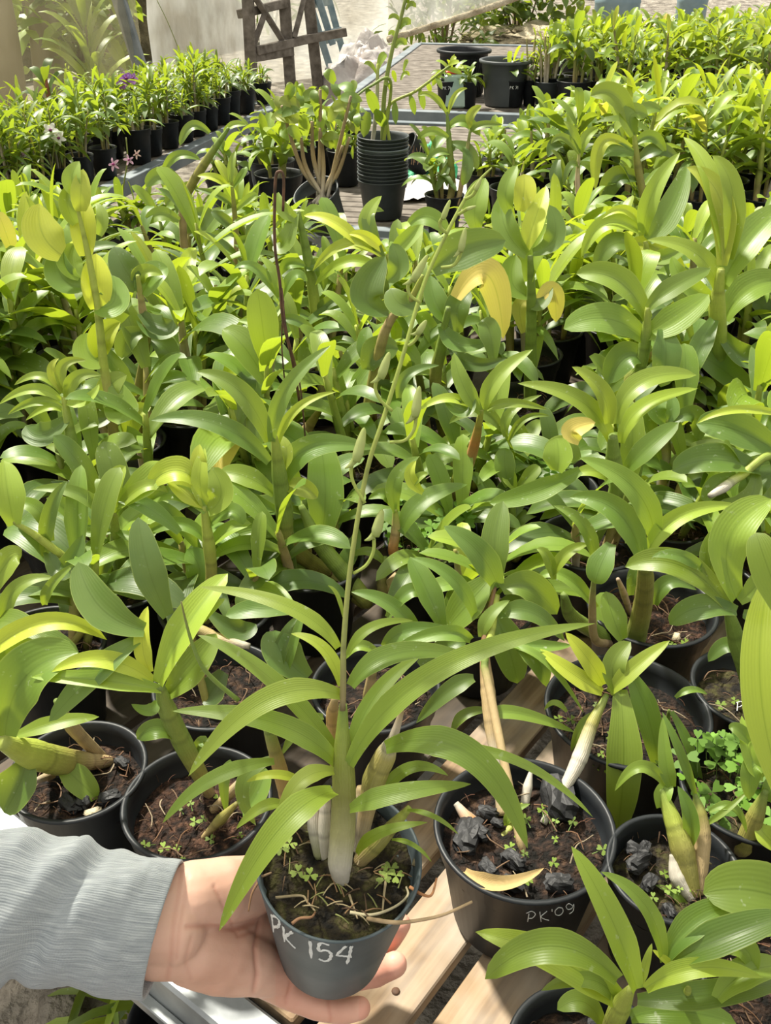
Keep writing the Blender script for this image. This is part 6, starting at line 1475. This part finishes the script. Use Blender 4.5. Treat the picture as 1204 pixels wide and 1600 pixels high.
# flowers
def flower(mb, c, r, face, colr, lip, rg, narrow=.42):
    face = face.normalized(); x = face.orthogonal().normalized(); y = face.cross(x); a0 = rg.uniform(0, 6.28)
    for k in range(5):
        a = a0 + k * 1.2566; d = x * math.cos(a) + y * math.sin(a)
        leaf(mb, c, c + d * r * .55 + face * r * .12, c + d * r + face * (-.05 * r), r * (narrow + .12 * (k % 2)), face, colr, .1, 'o', 6, 4, rg=rg)
    tube(mb, [c, c + face * r * .3, c + face * r * .42 - V((0, 0, r * .15))], [r * .12, r * .2, r * .1], lip, n=6, sides=8)
def flowering(label, base_px, pts, blooms, zoff=0):
    Yf = base_px[2]; b = PY(base_px[0], base_px[1], Yf); t = tag(empty('flower_spray', b), label, 'flower', 'blooming sprays')
    mb = MB(); tube(mb, [b] + [PY(x, y, Yf) for x, y in pts], [.0025, .0018], (.25, .28, .08), n=16, sides=6); mb.build('stalk', M['cane'], t)
    for (x, y, r, c_, l_, nr) in blooms:
        mb = MB(); p = PY(x, y, Yf - .01); flower(mb, p, r * proj(p)[2] / F, V((rg.uniform(-.4, .4), -1, .35)), c_, [l_, l_], rg, nr); mb.build('flower', M['petal'], t)
WH, PU, PK = (.85, .82, .80), (.28, .05, .20), (.62, .38, .50)
flowering('white blossom pair with dark purple throats on the left bench', (78, 290, 3.0), [(82, 250), (85, 215)], [(79, 204, 13, WH, PU, .6), (93, 216, 12, WH, PU, .55)])
flowering('spidery white star flowers low at the left picture edge', (30, 300, 2.9), [(28, 262), (26, 240)], [(26, 224, 14, WH, (.6, .5, .5), .28), (37, 242, 15, WH, (.5, .3, .4), .26), (12, 262, 15, (.72, .76, .62), (.6, .5, .5), .22), (2, 225, 10, WH, PU, .4)])
flowering('small pink star flowers hanging before the long dark rail', (188, 330, 2.55), [(193, 290), (199, 250), (197, 215)], [(178, 257, 11, PK, (.40, .06, .25), .34), (201, 250, 9, PK, (.40, .06, .25), .34), (214, 241, 8, (.65, .45, .40), (.5, .3, .3), .3)])
flowering('violet blossom cluster near the foot of the grey wall post', (200, 200, 3.7), [(199, 160), (198, 140)], [(197, 123, 11, (.35, .14, .52), PU, .7), (207, 123, 9, (.40, .18, .56), PU, .7), (190, 132, 9, (.32, .12, .48), PU, .7)])
flowering('thin bud spray leaning left in front of the milky plastic', (300, 140, 5.2), [(280, 80), (262, 35), (245, 0)], [])
# beyond 300 potted plants, the smallest-looking far ones become one mass
ind = sorted([q for q in PLANTS if not q[4] and q[3] in ('far', 'left', 'second', 'near')], key=lambda q: proj(V((q[0].x, q[0].y, .15)))[2])
NKEEP = 290 - len([q for q in PLANTS if q[4]])
inside = [q for q in ind if visible(q[0].x, q[0].y, .2, 45)]; rest = inside[NKEEP:] + [q for q in ind if not visible(q[0].x, q[0].y, .2, 45)]
if rest:
    mats, V3, FA, FM, UVs, CO = [], [], [], [], [], []
    for q in rest:
        o = q[2]; mw = Matrix.Translation(o.location) @ Matrix.Rotation(o.rotation_euler.z, 4, 'Z') @ Matrix.Scale(o.scale[0], 4)
        for c in list(o.children):
            me = c.data; mt = me.materials[0]
            if mt not in mats: mats.append(mt)
            k = mats.index(mt); b0 = len(V3)
            V3 += [tuple(mw @ v.co) for v in me.vertices]; ca = me.color_attributes['tone'].data; CO += [x for d in ca for x in d.color]
            for p in me.polygons: FA.append(tuple(b0 + i for i in p.vertices)); FM.append(k)
            UVs += [x for d in me.uv_layers[0].data for x in d.uv]
            bpy.data.objects.remove(c)
        bpy.data.objects.remove(o)
    me = bpy.data.meshes.new('orchid_crowd'); me.from_pydata(V3, [], FA)
    for m in mats: me.materials.append(m)
    me.polygons.foreach_set('material_index', FM); me.polygons.foreach_set('use_smooth', [True] * len(FA))
    me.uv_layers.new(name='UVMap').data.foreach_set('uv', UVs); me.color_attributes.new('tone', 'FLOAT_COLOR', 'POINT').data.foreach_set('color', CO); me.update()
    cr = bpy.data.objects.new('orchid_crowd', me); col.objects.link(cr)
    tag(cr, 'most distant mass of potted orchids along the backs of the far benches', 'potted orchids', kind='stuff')
    rs = set(id(q) for q in rest); PLANTS[:] = [q for q in PLANTS if id(q) not in rs]
import sys
sys.stderr.write('COUNTS %s rest %d\n' % ({k: len([q for q in PLANTS if q[3] == k]) for k in ('near', 'second', 'far', 'left', 'x')}, len(rest)))

# ------------------------------------------------------------------ labels for the crowd: by bench, row and neighbours
def words(n): return ['first', 'second', 'third', 'fourth', 'fifth', 'sixth', 'seventh', 'eighth', 'ninth', 'tenth', 'eleventh', 'twelfth', 'thirteenth', 'fourteenth', 'fifteenth', 'sixteenth', 'seventeenth', 'eighteenth', 'nineteenth', 'twentieth', '21st', '22nd', '23rd', '24th', '25th', '26th', '27th', '28th', '29th', '30th'][n]
def look(o):
    lv = [c for c in o.children if c.name.startswith('leaves')][0]; me = lv.data; n = len(me.vertices); a = me.color_attributes['tone'].data
    s = sum(a[i].color[0] for i in range(0, n, 9)) / max(1, len(range(0, n, 9))); zt = max(v.co.z for v in list(me.vertices)[::5]) * o.scale[0]
    return ('dark-green' if s < .28 else 'mid-green' if s < .42 else 'light-green' if s < .56 else 'yellow-green'), ('short' if zt < .22 else 'medium-height' if zt < .34 else 'tall')
BN = {'near': ('near bench', .15), 'second': ('second bench', .20), 'far': ('far bench', .24), 'left': ('left bench', .20)}
for key, (bn, band) in BN.items():
    rows = {}
    for q in PLANTS:
        if q[3] != key: continue
        d = (q[0] - L0).dot(LN) if key == 'left' else (q[0] - BK0).dot(n_back) if key == 'near' else q[0].dot(n_back)
        rows.setdefault(int(round(d / band)), []).append(q)
    ks = sorted(rows)
    for ri, k_ in enumerate(ks):
        rr = sorted(rows[k_], key=(lambda q: q[0].dot(LD)) if key == 'left' else (lambda q: q[0].x))
        for i, q in enumerate(rr):
            if q[4]: continue
            c_, h_ = look(q[2])
            if key == 'left': pos = '%s row from rail, %s from near end' % (words(ri), words(i))
            else: pos = '%s row from front, %s from left' % (words(ri), words(i))
            tag(q[2], '%s %s orchid on the %s, %s' % (h_, c_, bn, pos), 'potted orchid', 'potted orchids')
